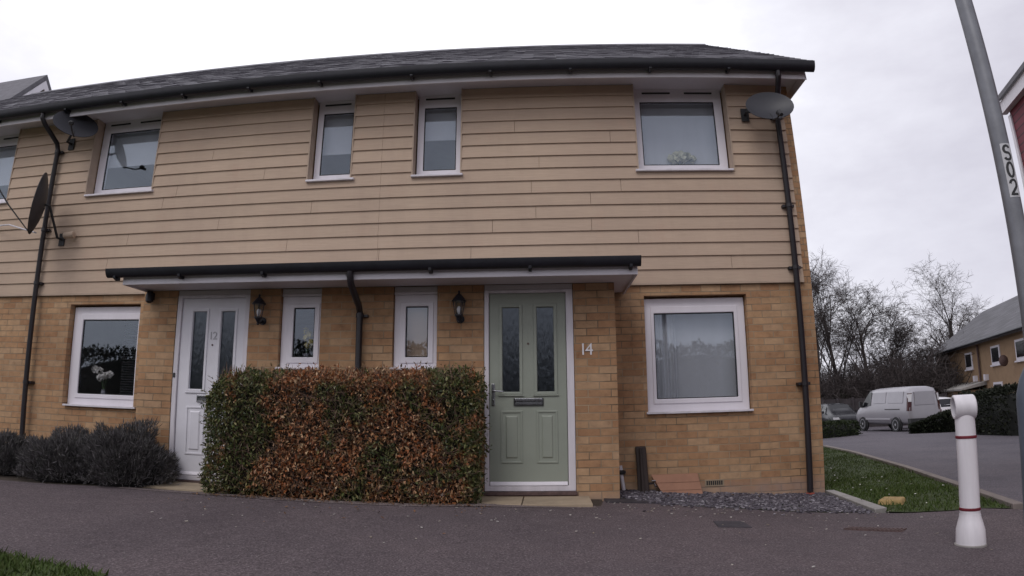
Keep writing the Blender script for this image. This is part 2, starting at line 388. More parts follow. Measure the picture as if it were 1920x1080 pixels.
# ------------------------------------------------------------------ the lie of the land
def sstep(a, b, t):
    t = max(0, min(1, (t-a)/(b-a))); return t*t*(3-2*t)
def H(x, y):
    z = .13 - .05*sstep(.8, 2.8, x) - .14*sstep(2.6, 5.4, x)
    s = max(0, (x-5.3)*.5 + y*.87) if x > 3 else 0
    return max(-1.3, z - .022*s)
def P3(x, y, dz=0): return (x, y, H(x, y) + dz)
def sheet(name, outline, m, dz, step=.35, kind='structure'):
    """a ground sheet following the land: polygon filled with a grid of small faces"""
    bm = bmesh.new()
    vs = [bm.verts.new((x, y, 0)) for x, y in outline]
    bm.faces.new(vs)
    xs = [p[0] for p in outline]; ys = [p[1] for p in outline]
    def cuts(a, b, ax):
        q = a + step
        while q < b:
            co = (q,0,0) if ax == 0 else (0,q,0); no = (1,0,0) if ax == 0 else (0,1,0)
            bmesh.ops.bisect_plane(bm, geom=bm.verts[:]+bm.edges[:]+bm.faces[:], plane_co=co, plane_no=no)
            q += step
    cuts(min(xs), max(xs), 0); cuts(min(ys), max(ys), 1)
    for v in bm.verts: v.co.z = H(v.co.x, v.co.y) + dz
    bmesh.ops.recalc_face_normals(bm, faces=bm.faces)
    for f in bm.faces:
        if f.normal.z < 0: f.normal_flip()
        f.smooth = True
    me = bpy.data.meshes.new(name); bm.to_mesh(me); bm.free()
    o = link(name, me, m); 
    if kind: o['kind'] = kind
    return o
def graded():
    g = [-400,-200,-100,-60,-35,-20,-14,-10]
    q = -8.0
    while q < 12: g.append(q); q += .5
    while q < 40: g.append(q); q += 2
    return g + [40,50,70,100,160,260,420]
gx = graded(); mb = MB()
for y in gx:
    for x in gx: mb.v.append((x, y, H(x, y) - .03 - (0.0 if abs(x) < 60 and abs(y) < 60 else .0)))
n = len(gx)
for j in range(n-1):
    for i in range(n-1): mb.f.append((j*n+i, j*n+i+1, (j+1)*n+i+1, (j+1)*n+i))
o = build('ground', mb, M['ground'], smooth=True); o['kind'] = 'structure'
# foreground footpath, with the planted strip by the wall left open
KX = [(5.62,-1.72)]
sheet('footpath', [(-12,-1.75),(-3.73,-1.7),(-3.09,-1.58),(-2.47,-1.34),(-1.4,-1.27),(-.15,-1.33),(.92,-1.36),(1.38,-1.21),(2.55,-1.15),(2.62,-.72),(2.9,-.64),(3.2,-1.02),(3.94,-1.2),(4.68,-1.37),(5.13,-1.47),(5.36,-1.6),(5.78,-1.71),(6.11,-1.75),(6.36,-2.0),(6.7,-2.2),(9.5,-4.2),(9.5,-8),(-.2,-8),(-.2,-4.33),(-.59,-4.29),(-1.04,-4.24),(-1.8,-4.17),(-12,-3.4)], M['asphalt'], 0)
sheet('planting_bed', [(-12,.0),(-2.76,.0),(-2.76,-.652),(2.6,-.652),(2.6,-1.17),(1.36,-1.23),(.9,-1.4),(-.15,-1.36),(-1.4,-1.3),(-2.5,-1.37),(-3.1,-1.62),(-3.8,-1.74),(-12,-1.8)], M['soil'], -.008, .6)
sheet('road', [(40,14),(30,22),(22,22),(16,24),(12.5,26),(9.8,22),(10.3,15),(9.72,9.7),(9.0,6.55),(7.72,2.17),(6.86,-.42),(6.4,-1.99),(6.7,-2.2),(9.5,-4.2),(16,-4),(22,2),(34,4)], M['road'], -.004, 1.0)
sheet('parking_court', [(9.85,22.2),(12.5,26.1),(16,24.1),(22,22.1),(30,22.1),(34,46),(4,46),(3,24)], M['road'], -.002, 2.0)

sheet('path_margin', [(-2.4,-1.33),(-1.4,-1.26),(-.15,-1.32),(.92,-1.35),(1.38,-1.20),(2.5,-1.15),(2.5,-1.26),(1.45,-1.36),(.92,-1.50),(-.15,-1.47),(-1.4,-1.40),(-2.4,-1.44)], asphalt_mat('asphalt_margin', (.150,.122,.120), .3), .004, .4)
# ------------------------------------------------------------------ camera (wide lens with barrel distortion)
cam = bpy.data.cameras.new('camera'); co = bpy.data.objects.new('camera', cam); COL.objects.link(co)
cx, cy, cz, yaw, pit, rol = 2.049250960127174, -7.1985424681601415, 1.0467735993507137, -0.055269742500246404, 0.19169058245485932, -0.007243788148075836
yaw = -yaw if False else yaw
F = Vector((math.sin(yaw)*math.cos(pit), math.cos(yaw)*math.cos(pit), math.sin(pit)))
Rv = Vector((math.cos(yaw), -math.sin(yaw), 0)); Uv = Rv.cross(F)
R2 = math.cos(rol)*Rv + math.sin(rol)*Uv; U2 = -math.sin(rol)*Rv + math.cos(rol)*Uv
mw = Matrix((R2, U2, -F)).transposed().to_4x4(); mw.translation = (cx, cy, cz); co.matrix_world = mw
cam.type = 'PANO'; cam.panorama_type = 'FISHEYE_LENS_POLYNOMIAL'; cam.sensor_width = 36; cam.sensor_height = 20.25; cam.sensor_fit = 'HORIZONTAL'
cam.fisheye_fov = math.radians(170)
cam.fisheye_polynomial_k0 = 0
cam.fisheye_polynomial_k1 = -0.04606495614484997; cam.fisheye_polynomial_k2 = -1.6860405718944827e-05
cam.fisheye_polynomial_k3 = 1.4848652249758985e-05; cam.fisheye_polynomial_k4 = -1.8754408520545127e-07
cam.clip_start = .05; cam.clip_end = 2000
S.camera = co

# ------------------------------------------------------------------ light: bright overcast
w = bpy.data.worlds.new('World'); S.world = w; w.use_nodes = True; nt = w.node_tree
bg = nt.nodes['Background']; out = nt.nodes['World Output']
SUN_EL, SUN_AZ = math.radians(48), math.radians(205)
sky = N(nt, 'ShaderNodeTexSky'); sky.sky_type = 'NISHITA'; sky.sun_disc = False; sky.sun_elevation = SUN_EL; sky.sun_rotation = SUN_AZ
sky.air_density = 1; sky.dust_density = 3
L(nt, sky.outputs[0], bg.inputs[0]); bg.inputs[1].default_value = .09
gen = N(nt, 'ShaderNodeTexCoord').outputs['Generated']
mp = N(nt, 'ShaderNodeMapping'); mp.inputs['Scale'].default_value = (1, 1, 2.2); L(nt, gen, mp.inputs[0])
c1 = tex(nt, 2.2, 6, .6, mp.outputs[0])
cloud = ramp(nt, c1.outputs[0], [(.30, (.60,.59,.64)), (.50, (.71,.705,.75)), (.72, (.90,.905,.92))])
dt = N(nt, 'ShaderNodeVectorMath', operation='DOT_PRODUCT'); L(nt, gen, dt.inputs[0]); dt.inputs[1].default_value = Vector((-.25,.72,.62)).normalized()
br = ramp(nt, dt.outputs['Value'], [(.50, (.80,.79,.83)), (.82, (1.0,1.0,1.02)), (.95, (1.28,1.28,1.29))])
cl = mixc(nt, 1, cloud, br, 'MULTIPLY')
bg2 = N(nt, 'ShaderNodeBackground'); L(nt, cl, bg2.inputs[0]); bg2.inputs[1].default_value = 1.0
ms = N(nt, 'ShaderNodeMixShader'); ms.inputs[0].default_value = .93
L(nt, bg.outputs[0], ms.inputs[1]); L(nt, bg2.outputs[0], ms.inputs[2]); L(nt, ms.outputs[0], out.inputs[0])
sun = bpy.data.lights.new('sun', 'SUN'); sun.energy = .6; sun.angle = math.radians(25); sun.color = (1, .965, .93)
so = bpy.data.objects.new('sun', sun); COL.objects.link(so)
sd = Vector((math.sin(SUN_AZ)*math.cos(SUN_EL), math.cos(SUN_AZ)*math.cos(SUN_EL), math.sin(SUN_EL)))
so.rotation_euler = sd.to_track_quat('Z', 'Y').to_euler()
S.view_settings.view_transform = 'Standard'; S.view_settings.look = 'None'; S.view_settings.exposure = .48; S.view_settings.gamma = 1

# ------------------------------------------------------------------ the terrace
def window(root, x0, x1, z0, z1, yf, gx0, gx1, gz0, gz1, sash=None, sill=None, head=None, opening=None, vents=False, frost=False):
    """frame > sash, glass, sill, trickle vent.  yf = front of frame"""
    fr = build('window', MB().frame(x0, x1, z0, z1, (sash[0] if sash else gx0)-x0, x1-(sash[1] if sash else gx1), (sash[2] if sash else gz0)-z0, z1-(sash[3] if sash else gz1), yf, yf+.07), M['white'], root, bevel=.006)
    if sash:
        build('sash', MB().frame(sash[0]-.004, sash[1]+.004, sash[2]-.004, sash[3]+.004, gx0-sash[0]+.004, sash[1]-gx1+.004, gz0-sash[2]+.004, sash[3]-gz1+.004, yf-.012, yf+.05), M['white'], fr, bevel=.007)
    g = .012
    build('gasket', MB().frame(gx0-.001, gx1+.001, gz0-.001, gz1+.001, g, g, g, g, yf+.006, yf+.03), M['darkhole'], fr)
    build('glass', MB().box(gx0+g, gx1-g, yf+.012, yf+.018, gz0+g, gz1-g), M['glass'], fr)
    if sill:
        sx0, sx1, sz, sy = sill
        build('sill', MB().prism_x([(yf+.02, z0-.003), (sy, sz+.022), (sy, sz-.004), (sy+.015, sz-.004), (yf+.02, sz-.004)], sx0, sx1), M['white_dirty'], fr, bevel=.004)
    if vents:
        zt = z1 - .06
        mid = (x0+x1)/2; hw = (x1-x0)*.16
        cs = [(mid-(x1-x0)*.24, hw), (mid+(x1-x0)*.24, hw)] if x1-x0 > .9 else [(mid, (x1-x0)*.34)]
        for c, q in cs: build('trickle_vent', MB().box(c-q, c+q, yf-.010, yf-.001, zt-.012, zt+.012), M['trim'], fr, bevel=.003)
    return fr

ROW0, PITCH = 2.47, .1645
def cladding(x0, x1, holes, joints, ztop=5.09):
    mb = MB(); k = 0
    while ROW0 + k*PITCH < ztop:
        z0 = ROW0 + k*PITCH; z1 = min(z0 + PITCH + .012, ztop)
        segs = [(x0, x1)]
        # openings may cut only part of a board: split boards at the opening's edge heights
        levels = sorted({z0, z1} | {h[2] for h in holes if z0 < h[2] < z1} | {h[3] for h in holes if z0 < h[3] < z1})
        js = [j for r, j in joints if r == k]
        for a, b in zip(levels, levels[1:]):
            zc = (a+b)/2; segs = [(x0, x1)]
            for h in holes:
                if h[2] < zc < h[3]:
                    ns = []
                    for p, q in segs:
                        if h[1] <= p or h[0] >= q: ns.append((p, q)); continue
                        if h[0] > p: ns.append((p, h[0]))
                        if h[1] < q: ns.append((h[1], q))
                    segs = ns
            for j in js:
                ns = []
                for p, q in segs:
                    if p < j < q: ns += [(p, j-.0022), (j+.0022, q)]
                    else: ns.append((p, q))
                segs = ns
            def yof(z): return -.040 + .020*(z-z0)/(PITCH+.012)
            for p, q in segs:
                mb.hexa([(p,yof(a),a),(q,yof(a),a),(q,-.002,a),(p,-.002,a),(p,yof(b),b),(q,yof(b),b),(q,-.002,b),(p,-.002,b)])
        k += 1
    return mb

WIN_U = dict(z0=3.96, z1=5.100, gz0=4.02, gz1=4.915)
def house(x0, x1, label, uppers, grounds, porch, joints, dp, end, loc):
    root = thing('terraced_house', loc, label, 'house', 'houses of the terrace')
    uh = [(u[0]-.03, u[1]+.03, 3.875, 5.092) for u in uppers]
    gh = [(g[0]-.012, g[1]+.012, .935, 2.325) for g in grounds]
    # main walls: front with openings, back, flank, floors inside
    wmb = MB().wall(x0, x1, -.4, 5.09, 0, .28, uh + gh + ([(porch['w0'], porch['w1'], .1, 2.34)] if porch else []))
    build('back_wall', MB().box(x0, x1, 7.72, 8.0, -.9, 5.05), M['brick'], root)
    wall = build('wall', wmb, M['brick'], root)
    ymax = 7.72
    if end:
        # gable flank, up to the ridge
        build('gable_wall', MB().prism_x([(.28,-.9),(7.72,-.9),(7.72,5.05),(4.0,8.02),(.28,5.05)], x1-.28, x1), M['brick'], root)
    inner = MB()
    inner.box(x0+.002, x0+.06, .281, ymax-.001, -.2, 5.0)
    if not end: inner.box(x1-.06, x1-.002, .281, ymax-.001, -.2, 5.0)
    inner.box(x0+.062, x1-.30 if end else x1-.062, 3.2, 3.3, -.2, 5.0)
    inner.box(x0+.062, x1-.30 if end else x1-.062, .281, 3.199, 4.96, 5.045)
    build('partition', inner, M['plaster'], root)
    build('floor_slab', MB().box(x0+.063, x1-.31 if end else x1-.063, .282, 3.198, 2.45, 2.75).box(x0+.063, x1-.31 if end else x1-.063, .282, 3.198, -.1, .16), M['carpet'], root)
    cx1 = x1 - .105 if end else x1 - .001
    build('cladding', cladding(x0+.001, cx1, uh, joints), M['clad'], root)
    tr = MB()
    for u in uh:   # tan reveals lining the cladding openings
        tr.box(u[0]-.001, u[0]+.016, -.041, .117, u[2]+.002, u[3]); tr.box(u[1]-.016, u[1]+.001, -.041, .117, u[2]+.002, u[3])
    tr.box(x0+.001, cx1, -.040, -.003, ROW0-.022, ROW0-.0005)
    build('reveal_trim', tr, M['clad_trim'], root)
    # roof: two slopes with a real thickness, ridge and verge
    xr = x1 + .18 if end else x1 - .0005
    rmb = MB().prism_x([(-.50,5.15),(-.50,5.185),(4.0,8.30),(8.5,5.185),(8.5,5.15),(4.0,8.262)], x0, xr)
    roof = build('roof', rmb, M['slate'], root)
    sl = MB(); rnd = random.Random(int(x0*10)+99); su, sn = Vector((0,.8222,.5692)), Vector((0,-.5692,.8222)); k = 0
    while k*.2 < 5.36:
        xx = x0 + (.15 if k % 2 else 0) - .3
        while xx < xr:
            a, b_ = max(xx+.003, x0), min(xx+.297, xr)
            if b_ - a > .02:
                e = [rnd.choice((.005,.006,.007,.012))+rnd.uniform(0,.003) for _ in range(2)]; o0 = Vector((0,-.50,5.185)) + su*(k*.2 - .03 + rnd.uniform(-.006,.006)); o1 = Vector((0,-.50,5.185)) + su*(min(k*.2+.22, 5.44))
                q = lambda x, o, h: (x, o.y+sn.y*h, o.z+sn.z*h)
                sl.hexa([q(a,o0,-.004),q(b_,o0,-.004),q(b_,o1,-.002),q(a,o1,-.002),q(a,o0,e[0]+.004),q(b_,o0,e[1]+.004),q(b_,o1,.004),q(a,o1,.004)])
            xx += .3
        k += 1
    build('slates', sl, M['slates'], roof)
    build('ridge', MB().prism_x([(3.86,8.20),(4.0,8.335),(4.14,8.20),(4.0,8.306)], x0, xr+.012 if end else xr), M['slate'], roof)
    if end:
        build('verge_board', MB().prism_x([(-.38,4.985),(-.36,5.18),(4.0,8.20),(4.0,8.02)], xr-.08, xr-.055), M['soffit'], root)
    fb = MB().box(x0, xr-.09 if end else xr, -.40, -.38, 4.985, 5.165)
    fa = build('fascia', fb, M['soffit'], root)
    build('soffit', MB().box(x0, xr-.09 if end else xr, -.379, .20, 5.096, 5.108), M['soffit'], root)
    if end: build('eaves_box_end', MB().prism_x([(-.379,4.985),(-.379,5.14),(.3,5.60),(.3,4.985)], xr-.087, xr-.072), M['soffit'], root)
    gut = MB(); n = 9
    prof = [(-.475+.070*math.cos(PI+PI*i/n), 5.172+.125*math.sin(PI+PI*i/n)) for i in range(n+1)]
    prof2 = [(y*.0+(-.475+.062*math.cos(PI+PI*i/n)), 5.172+.117*math.sin(PI+PI*i/n)) for i in reversed(range(n+1)) for y in (0,)]
    gut.prism_x(prof + prof2, x0, xr+.01 if end else xr)
    if end: gut.prism_x(prof, xr+.006, xr+.014)
    g = build('gutter', gut, M['black'], root, smooth='auto')
    x = x0 + .45
    while x < xr - .2:
        build('gutter_bracket', MB().prism_x([(-.52,5.06),(-.515,5.04),(-.47,5.022),(-.44,5.026),(-.402,5.04),(-.402,5.08)], x-.018, x+.018), M['black'], g, bevel=.004); x += .98
    # downpipe
    if dp:
        px, ztop, zbot, py = dp
        d = MB().tube([(px-.06,-.46,5.09),(px-.06,-.46,4.99),(px-.05,-.40,4.92),(px,-.14,4.72),(px,py,4.62),(px,py,zbot)], .036, 12)
        pp = build('downpipe', d, M['black_pipe'], root, smooth='auto')
        for z in (4.60, 3.4, 2.62, 1.23):
            build('pipe_clip', MB().lathe([(.043,-.022),(.043,.022)], (px,py,z), 12).box(px-.075, px+.075, py+.015, -.001 if z < 2.4 else -.03, z-.016, z+.016), M['black_pipe'], pp)
    # windows
    for u in uppers:
        window(root, u[0], u[1], WIN_U['z0'], WIN_U['z1'], .12, u[2], u[3], WIN_U['gz0'], WIN_U['gz1'], None, (u[4], u[5], 3.875, -.075), vents=True)
    for q in grounds:
        window(root, q[0], q[1], .957, 2.30, .09, q[2], q[3], 1.108, 2.122, (q[2]-.035, q[3]+.04, 1.055, 2.20), (q[4], q[5], .94, -.05))
    if not porch: return root
    # porch projecting under the canopy
    p = porch
    a, b = p['x0'], p['x1']
    yp = -.652
    dx0, dx1 = p['door']; wx0, wx1 = p['win']
    holes = [(dx0-.004, dx1+.004, .12, 2.36), (wx0-.006, wx1+.006, 1.445, 2.36)]
    pm = MB().wall(a, b, -.3, 2.36, yp, yp+.22, holes)
    if b > abs(a): pm.box(b-.22, b, yp+.2202, -.0005, -.3, 2.36)
    else: pm.box(a, a+.22, yp+.2202, -.0005, -.3, 2.36)
    pw = build('porch_wall', pm, M['brick'], root)
    # door frame, leaf
    fr = MB(); lx0, lx1 = p['leaf']
    fr.frame(dx0, dx1, .165, 2.30, lx0-dx0-.004, dx1-lx1-.004, .055, .034, yp+.006, yp+.09)
    df = build('door_frame', fr, M['white_dirty'], root, bevel=.005)
    build('infill_panel', MB().box(dx0+.002, dx1-.002, yp+.012, yp+.06, 2.302, 2.358), M['infill'], df)
    build('threshold', MB().box(dx0-.01, dx1+.01, yp-.03, yp+.05, .125, .163), M['rust'], df, bevel=.004)
    lm = M[p['mat']]
    yl = yp + .03
    z0, z1 = .222, 2.264
    gl = p['panes']; pn = p['panels']
    leaf = MB().wall(lx0, lx1, z0, z1, yl, yl+.045, [(q[0]+.004, q[1]-.004, 1.205, 2.108) for q in gl])
    for q in gl: leaf.frame(q[0]-.030, q[1]+.030, 1.172, 2.142, .030, .030, .030, .030, yl-.012, yl-.0005)
    for q in gl: leaf.box(q[0]-.042, q[1]+.042, yl-.016, yl-.0004, 1.158, 1.1715)
    for q in pn:
        leaf.frame(q[0], q[1], .455, 1.006, .022, .022, .022, .022, yl-.009, yl-.0005)
        leaf.hexa([(q[0]+.05,yl-.0006,.505),(q[1]-.05,yl-.0006,.505),(q[1]-.05,yl-.0006,.955),(q[0]+.05,yl-.0006,.955),(q[0]+.066,yl-.011,.521),(q[1]-.066,yl-.011,.521),(q[1]-.066,yl-.011,.939),(q[0]+.066,yl-.011,.939)])
    dl = build('door', leaf, lm, root, bevel=.004)
    for q in gl: build('pane', MB().box(q[0]+.003, q[1]-.003, yl+.018, yl+.024, 1.204, 2.109), M['frost'], dl)
    lb = p['letter']
    lo = build('letterbox', MB().frame(lb[0], lb[1], 1.056, 1.138, .012, .012, .012, .036, yl-.014, yl-.0006), M['trim'] if p['mat']=='sage' else M['chrome'], dl, bevel=.003)
    build('letterbox_flap', MB().box(lb[0]+.012, lb[1]-.012, yl-.020, yl-.008, 1.108, 1.134).box(lb[0]+.014, lb[1]-.014, yl-.009, yl-.001, 1.069, 1.104), M['chrome'], dl, bevel=.003)
    build('peephole', MB().lathe([(.011,-.006),(.011,.004)], (p['spy'],yl-.001,1.716), 14, 'y'), M['rust'], dl)
    hx = p['handle']
    hm = MB().box(hx-.017, hx+.017, yl-.012, yl-.0005, 1.06, 1.29)
    hm.tube([(hx,yl-.010,1.215),(hx,yl-.05,1.215),(hx+.018*p['hs'],yl-.055,1.215),(hx+.11*p['hs'],yl-.052,1.208)], .0085, 8); hm.lathe([(.009,-.018),(.009,0)], (hx,yl-.01,1.12), 10, 'y')
    build('handle', hm, M['chrome'], dl, bevel=.003)
    build('weather_bar', MB().prism_x([(yl-.001,.262),(yl-.028,.232),(yl-.028,.224),(yl-.001,.224)], lx0+.006, lx1-.006), M['white'], dl)
    if p.get('bell'): build('doorbell', MB().box(p['bell']-.012, p['bell']+.012, yp-.006, yp+.005, 1.335, 1.385), M['trim'], df, bevel=.003)
    # small side window beside the door
    wf = window(root, wx0, wx1, 1.462, 2.272, yp+.05, p['wg'][0], p['wg'][1], 1.582, 2.142, (p['wg'][0]-.062, p['wg'][1]+.055, 1.52, 2.185), (wx0-.02, wx1+.02, 1.445, yp-.035))
    build('infill_panel', MB().box(wx0+.002, wx1-.002, yp+.03, yp+.075, 2.302, 2.358), M['infill'], wf)
    build('head_trim', MB().box(wx0-.003, wx1+.003, yp+.036, yp+.08, 2.2735, 2.3005), M['white'], wf, bevel=.003)
    # canopy half
    ca, cb = p['can']
    can = build('canopy', MB().prism_x([(-1.20,2.43),(-1.20,2.475),(-.048,2.70),(-.048,2.66)], ca, cb), M['slate'], root)
    e = .02
    build('canopy_fascia', MB().box(ca, cb, -1.17, -1.148, 2.335, 2.46), M['white'], can, bevel=.003)
    build('canopy_soffit', MB().box(ca, cb, -1.147, yp-.0005, 2.362, 2.372).box(*((p['x1']+.0005, cb) if b > abs(a) else (ca, p['x0']-.0005)), yp, -.048, 2.362, 2.372), M['soffit'], can)
    ex = (cb-.02, cb-.0005) if b > abs(a) else (ca+.0005, ca+.02)
    build('canopy_end_board', MB().prism_x([(-1.1475,2.335),(-1.1475,2.44),(-.049,2.66),(-.049,2.335)], *ex), M['soffit'], can)
    gut = MB()
    prof = [(-1.235+.060*math.cos(PI+PI*i/8), 2.50+.098*math.sin(PI+PI*i/8)) for i in range(9)]
    prof2 = [(-1.235+.053*math.cos(PI+PI*i/8), 2.50+.090*math.sin(PI+PI*i/8)) for i in reversed(range(9))]
    gl_, gr_ = p['gut']; gut.prism_x(prof+prof2, gl_, gr_)
    if b > abs(a): gut.prism_x(prof, gr_-.006, gr_+.004)
    else: gut.prism_x(prof, gl_-.004, gl_+.006)
    g = build('canopy_gutter', gut, M['black'], can, smooth='auto')
    for x in p['br']: build('gutter_bracket', MB().prism_x([(-1.275,2.42),(-1.27,2.39),(-1.22,2.372),(-1.19,2.375),(-1.172,2.385),(-1.172,2.44)], x-.016, x+.016), M['black'], g, bevel=.004)
    if p.get('cdp'):
        px = p['cdp']
        d = MB().tube([(px+.04,-1.225,2.43),(px+.04,-1.225,2.37),(px+.035,-1.17,2.29),(px+.01,-.80,2.13),(px,-.715,2.06),(px,-.712,.16)], .036, 12)
        pp = build('canopy_downpipe', d, M['black_pipe'], root, smooth='auto')
        for z in (2.03, 1.0): build('pipe_clip', MB().lathe([(.044,-.025),(.044,.025)], (px,-.712,z), 12).box(px-.012, px+.085, -.70, yp-.0005, z-.014, z+.014), M['black_pipe'], pp)
    return root

J14 = [(7,3.0),(7,1.9),(6,2.62),(5,1.95),(4,2.62),(4,1.42),(3,3.18),(2,.02),(2,1.16),(9,2.0),(11,2.9),(12,1.7),(1,4.3)]
h14 = house(0, 5.30, 'end terraced house with sage green front door and number 14', 
    [(.425,1.0,.508,.935,.395,1.05), (3.25,4.42,3.33,4.312,3.195,4.425)], [(3.223,4.447,3.335,4.314,3.19,4.45)],
    dict(x0=0, x1=2.79, w0=.02, w1=2.55, door=(1.385,2.338), leaf=(1.438,2.258), mat='sage', panes=[(1.574,1.762),(1.944,2.131)], panels=[(1.556,1.789),(1.935,2.158)],
         letter=(1.695,2.01), spy=1.853, handle=1.478, hs=1, win=(.385,.866), wg=(.515,.765), can=(0,2.975), gut=(0,2.995), br=[.9,1.9,2.9], cdp=.022),
    J14, (5.075,5.1,-.02,-.095), True, (2.6,0,0))
J12 = [(9,-1.6),(7,-3.1),(5,-2.2),(6,-.9),(4,-3.6),(3,-1.2),(8,-2.9),(2,-3.9),(11,-2.4)]
h12 = house(-5.12, -.0005, 'middle terraced house with white front door under the shared canopy',
    [(-.968,-.422,-.886,-.46,-.995,-.348), (-4.432,-3.33,-4.307,-3.337+.0,-4.44,-3.28)], [(-4.46,-3.30,-4.292,-3.36,-4.42,-3.23)],
    dict(x0=-2.762, x1=-.0006, w0=-2.52, w1=-.02, door=(-2.285,-1.332), leaf=(-2.222,-1.393), mat='doorwhite', panes=[(-2.073,-1.888),(-1.698,-1.515)], panels=[(-2.09,-1.85),(-1.72,-1.48)],
         letter=(-1.955,-1.655), spy=-1.792, handle=-1.43, hs=-1, bell=-2.262, win=(-.938,-.458), wg=(-.793,-.540), can=(-2.70,-.0005), gut=(-2.86,-.0005), br=[-2.75,-1.9,-.9]),
    J12, (-5.06,5.1,.1,-.095), False, (-2.6,0,0))
h10 = house(-10.4, -5.1205, 'far left terraced house with the black dish at its corner',
    [(-7.15,-6.0,-7.05,-6.075,-7.16,-5.95)], [(-7.10,-5.83,-7.0,-5.95,-7.12,-5.80)], None, [(5,-7.5),(8,-6.6)], None, False, (-7.8,0,0))
build('air_vent', MB().frame(3.85,4.075,.088,.165,.012,.012,.012,.012,-.006,.001).box(3.856,4.069,-.003,.0005,.094,.159), M['slab'], h14)
build('air_vent_grille', (lambda m_: [m_.box(3.868+i*.0245, 3.884+i*.0245, -.005, -.0031, .103, .150) for i in range(8)] and m_)(MB()), M['darkhole'], h14)
build('drain_collar', MB().lathe([(.085,-.05),(.085,-.022),(.05,-.012),(.05,0)], (5.075,-.095,-.035), 16), M['red'], h14, smooth='auto')
build('waste_pipe', MB().tube([(2.87,-.04,.36),(2.885,-.05,.22),(2.915,-.06,.0)], .022, 10), M['white_dirty'], h14, smooth='auto')
build('waste_pipe_cap', MB().lathe([(.05,-.035),(.055,.0),(.03,.012)], (2.872,-.04,.30), 12).box(2.83,2.93,-.07,-.0005,.275,.30), M['trim'], h14)

# doorstep slabs
for (a, b_, lab) in ((1.34,1.79,'pale doorstep paving slab at the left, beside the browned hedge'),(1.80,2.47,'pale doorstep paving slab at the right, below the brick pier')):
    solo('paving_slab', MB().box(a, b_, -1.22, -.685, .07, .118), M['slab'], ((a+b_)/2,-.95,.07), lab, 'paving slab', 'doorstep slabs', bevel=.006)
solo('paving_slab', MB().box(-2.3, -1.40, -1.20, -.685, .09, .145), M['slab'], (-1.9,-.95,.09), 'pale doorstep paving slab below the white door, left of the hedge', 'paving slab', 'doorstep slabs', bevel=.006)

# ------------------------------------------------------------------ writing
def text_mesh(body, size, extrude=.002, bold=0):
    cu = bpy.data.curves.new('t', 'FONT'); cu.body = body; cu.size = size; cu.extrude = extrude; cu.offset = bold; cu.align_x = 'CENTER'; cu.align_y = 'CENTER'; cu.resolution_u = 6
    to = bpy.data.objects.new('t', cu); COL.objects.link(to)
    dg = bpy.context.evaluated_depsgraph_get(); dg.update()
    me = bpy.data.meshes.new_from_object(to.evaluated_get(dg)); bpy.data.objects.remove(to); bpy.data.curves.remove(cu)
    return me
def text_obj(name, body, size, loc, m, extrude=.003, parent=None):
    me = text_mesh(body, size, extrude); o = link(name, me, m, parent)
    l = Vector(loc) - off_of(parent)
    o.location = l; o.rotation_euler = (PI/2, 0, 0); return o
r = thing('house_number', (2.472,-.656,1.638), 'slim white house number 14 screwed to the brick pier', 'house number')
for ch, dx in (('1',-.036),('4',.030)): text_obj('digit', ch, .178, (2.472+dx,-.657,1.638), M['numwhite'], .005, r)
r = thing('house_number', (-1.785,-.626,1.82), 'pale grey house number 12 on the white front door', 'house number')
for ch, dx in (('1',-.03),('2',.024)): text_obj('digit', ch, .13, (-1.785+dx,-.6255,1.82), M['num_grey'], .003, r)

# ------------------------------------------------------------------ wall lanterns
def lantern(x, label):
    r = thing('wall_lantern', (x,-.652,1.93), label, 'wall light', 'black lanterns beside the front doors')
    y = -.775
    build('bracket', MB().lathe([(.045,-.012),(.045,0)], (x,-.6525,1.985), 16, 'y').tube([(x,-.66,1.985),(x,-.71,1.955),(x,-.76,1.955),(x,y,1.99)], .012, 8), M['black'], r, smooth='auto')
    build('lantern_base', MB().lathe([(.004,1.925),(.018,1.935),(.012,1.95),(.030,1.985),(.046,2.005),(.046,2.018)], (x,y,0), 12), M['black'], r, smooth='auto')
    build('lantern_glass', MB().lathe([(.036,2.019),(.060,2.155)], (x,y,0), 6), M['glass'], r)
    c = MB()
    for k in range(6):
        a = 2*PI*k/6; c.tube([(x+.040*math.cos(a),y+.040*math.sin(a),2.016),(x+.064*math.cos(a),y+.064*math.sin(a),2.158)], .0045, 5)
    build('cage', c, M['black'], r)
    build('lamp_bulb', MB().lathe([(.008,2.02),(.02,2.05),(.024,2.08),(.012,2.105),(.002,2.11)], (x,y,0), 10), M['numwhite'], r, smooth=True)
    build('lantern_roof', MB().lathe([(.078,2.157),(.080,2.166),(.055,2.20),(.028,2.232),(.016,2.24),(.010,2.252),(.016,2.262),(.004,2.28)], (x,y,0), 12), M['black'], r, smooth='auto')
lantern(1.128, 'black coach lantern on brick between small window and green door')
lantern(-1.15, 'black coach lantern on brick right of the white door')
r = thing('security_light', (-2.64,-.652,2.2), 'small dark light fitting under the left end of the canopy', 'light fitting')
build('body', MB().lathe([(.02,2.20),(.045,2.22),(.05,2.29),(.03,2.345)], (-2.64,-.72,0), 12), M['black'], r, smooth='auto')
build('bracket', MB().box(-2.665,-2.615,-.70,-.6525,2.25,2.33), M['black'], r)

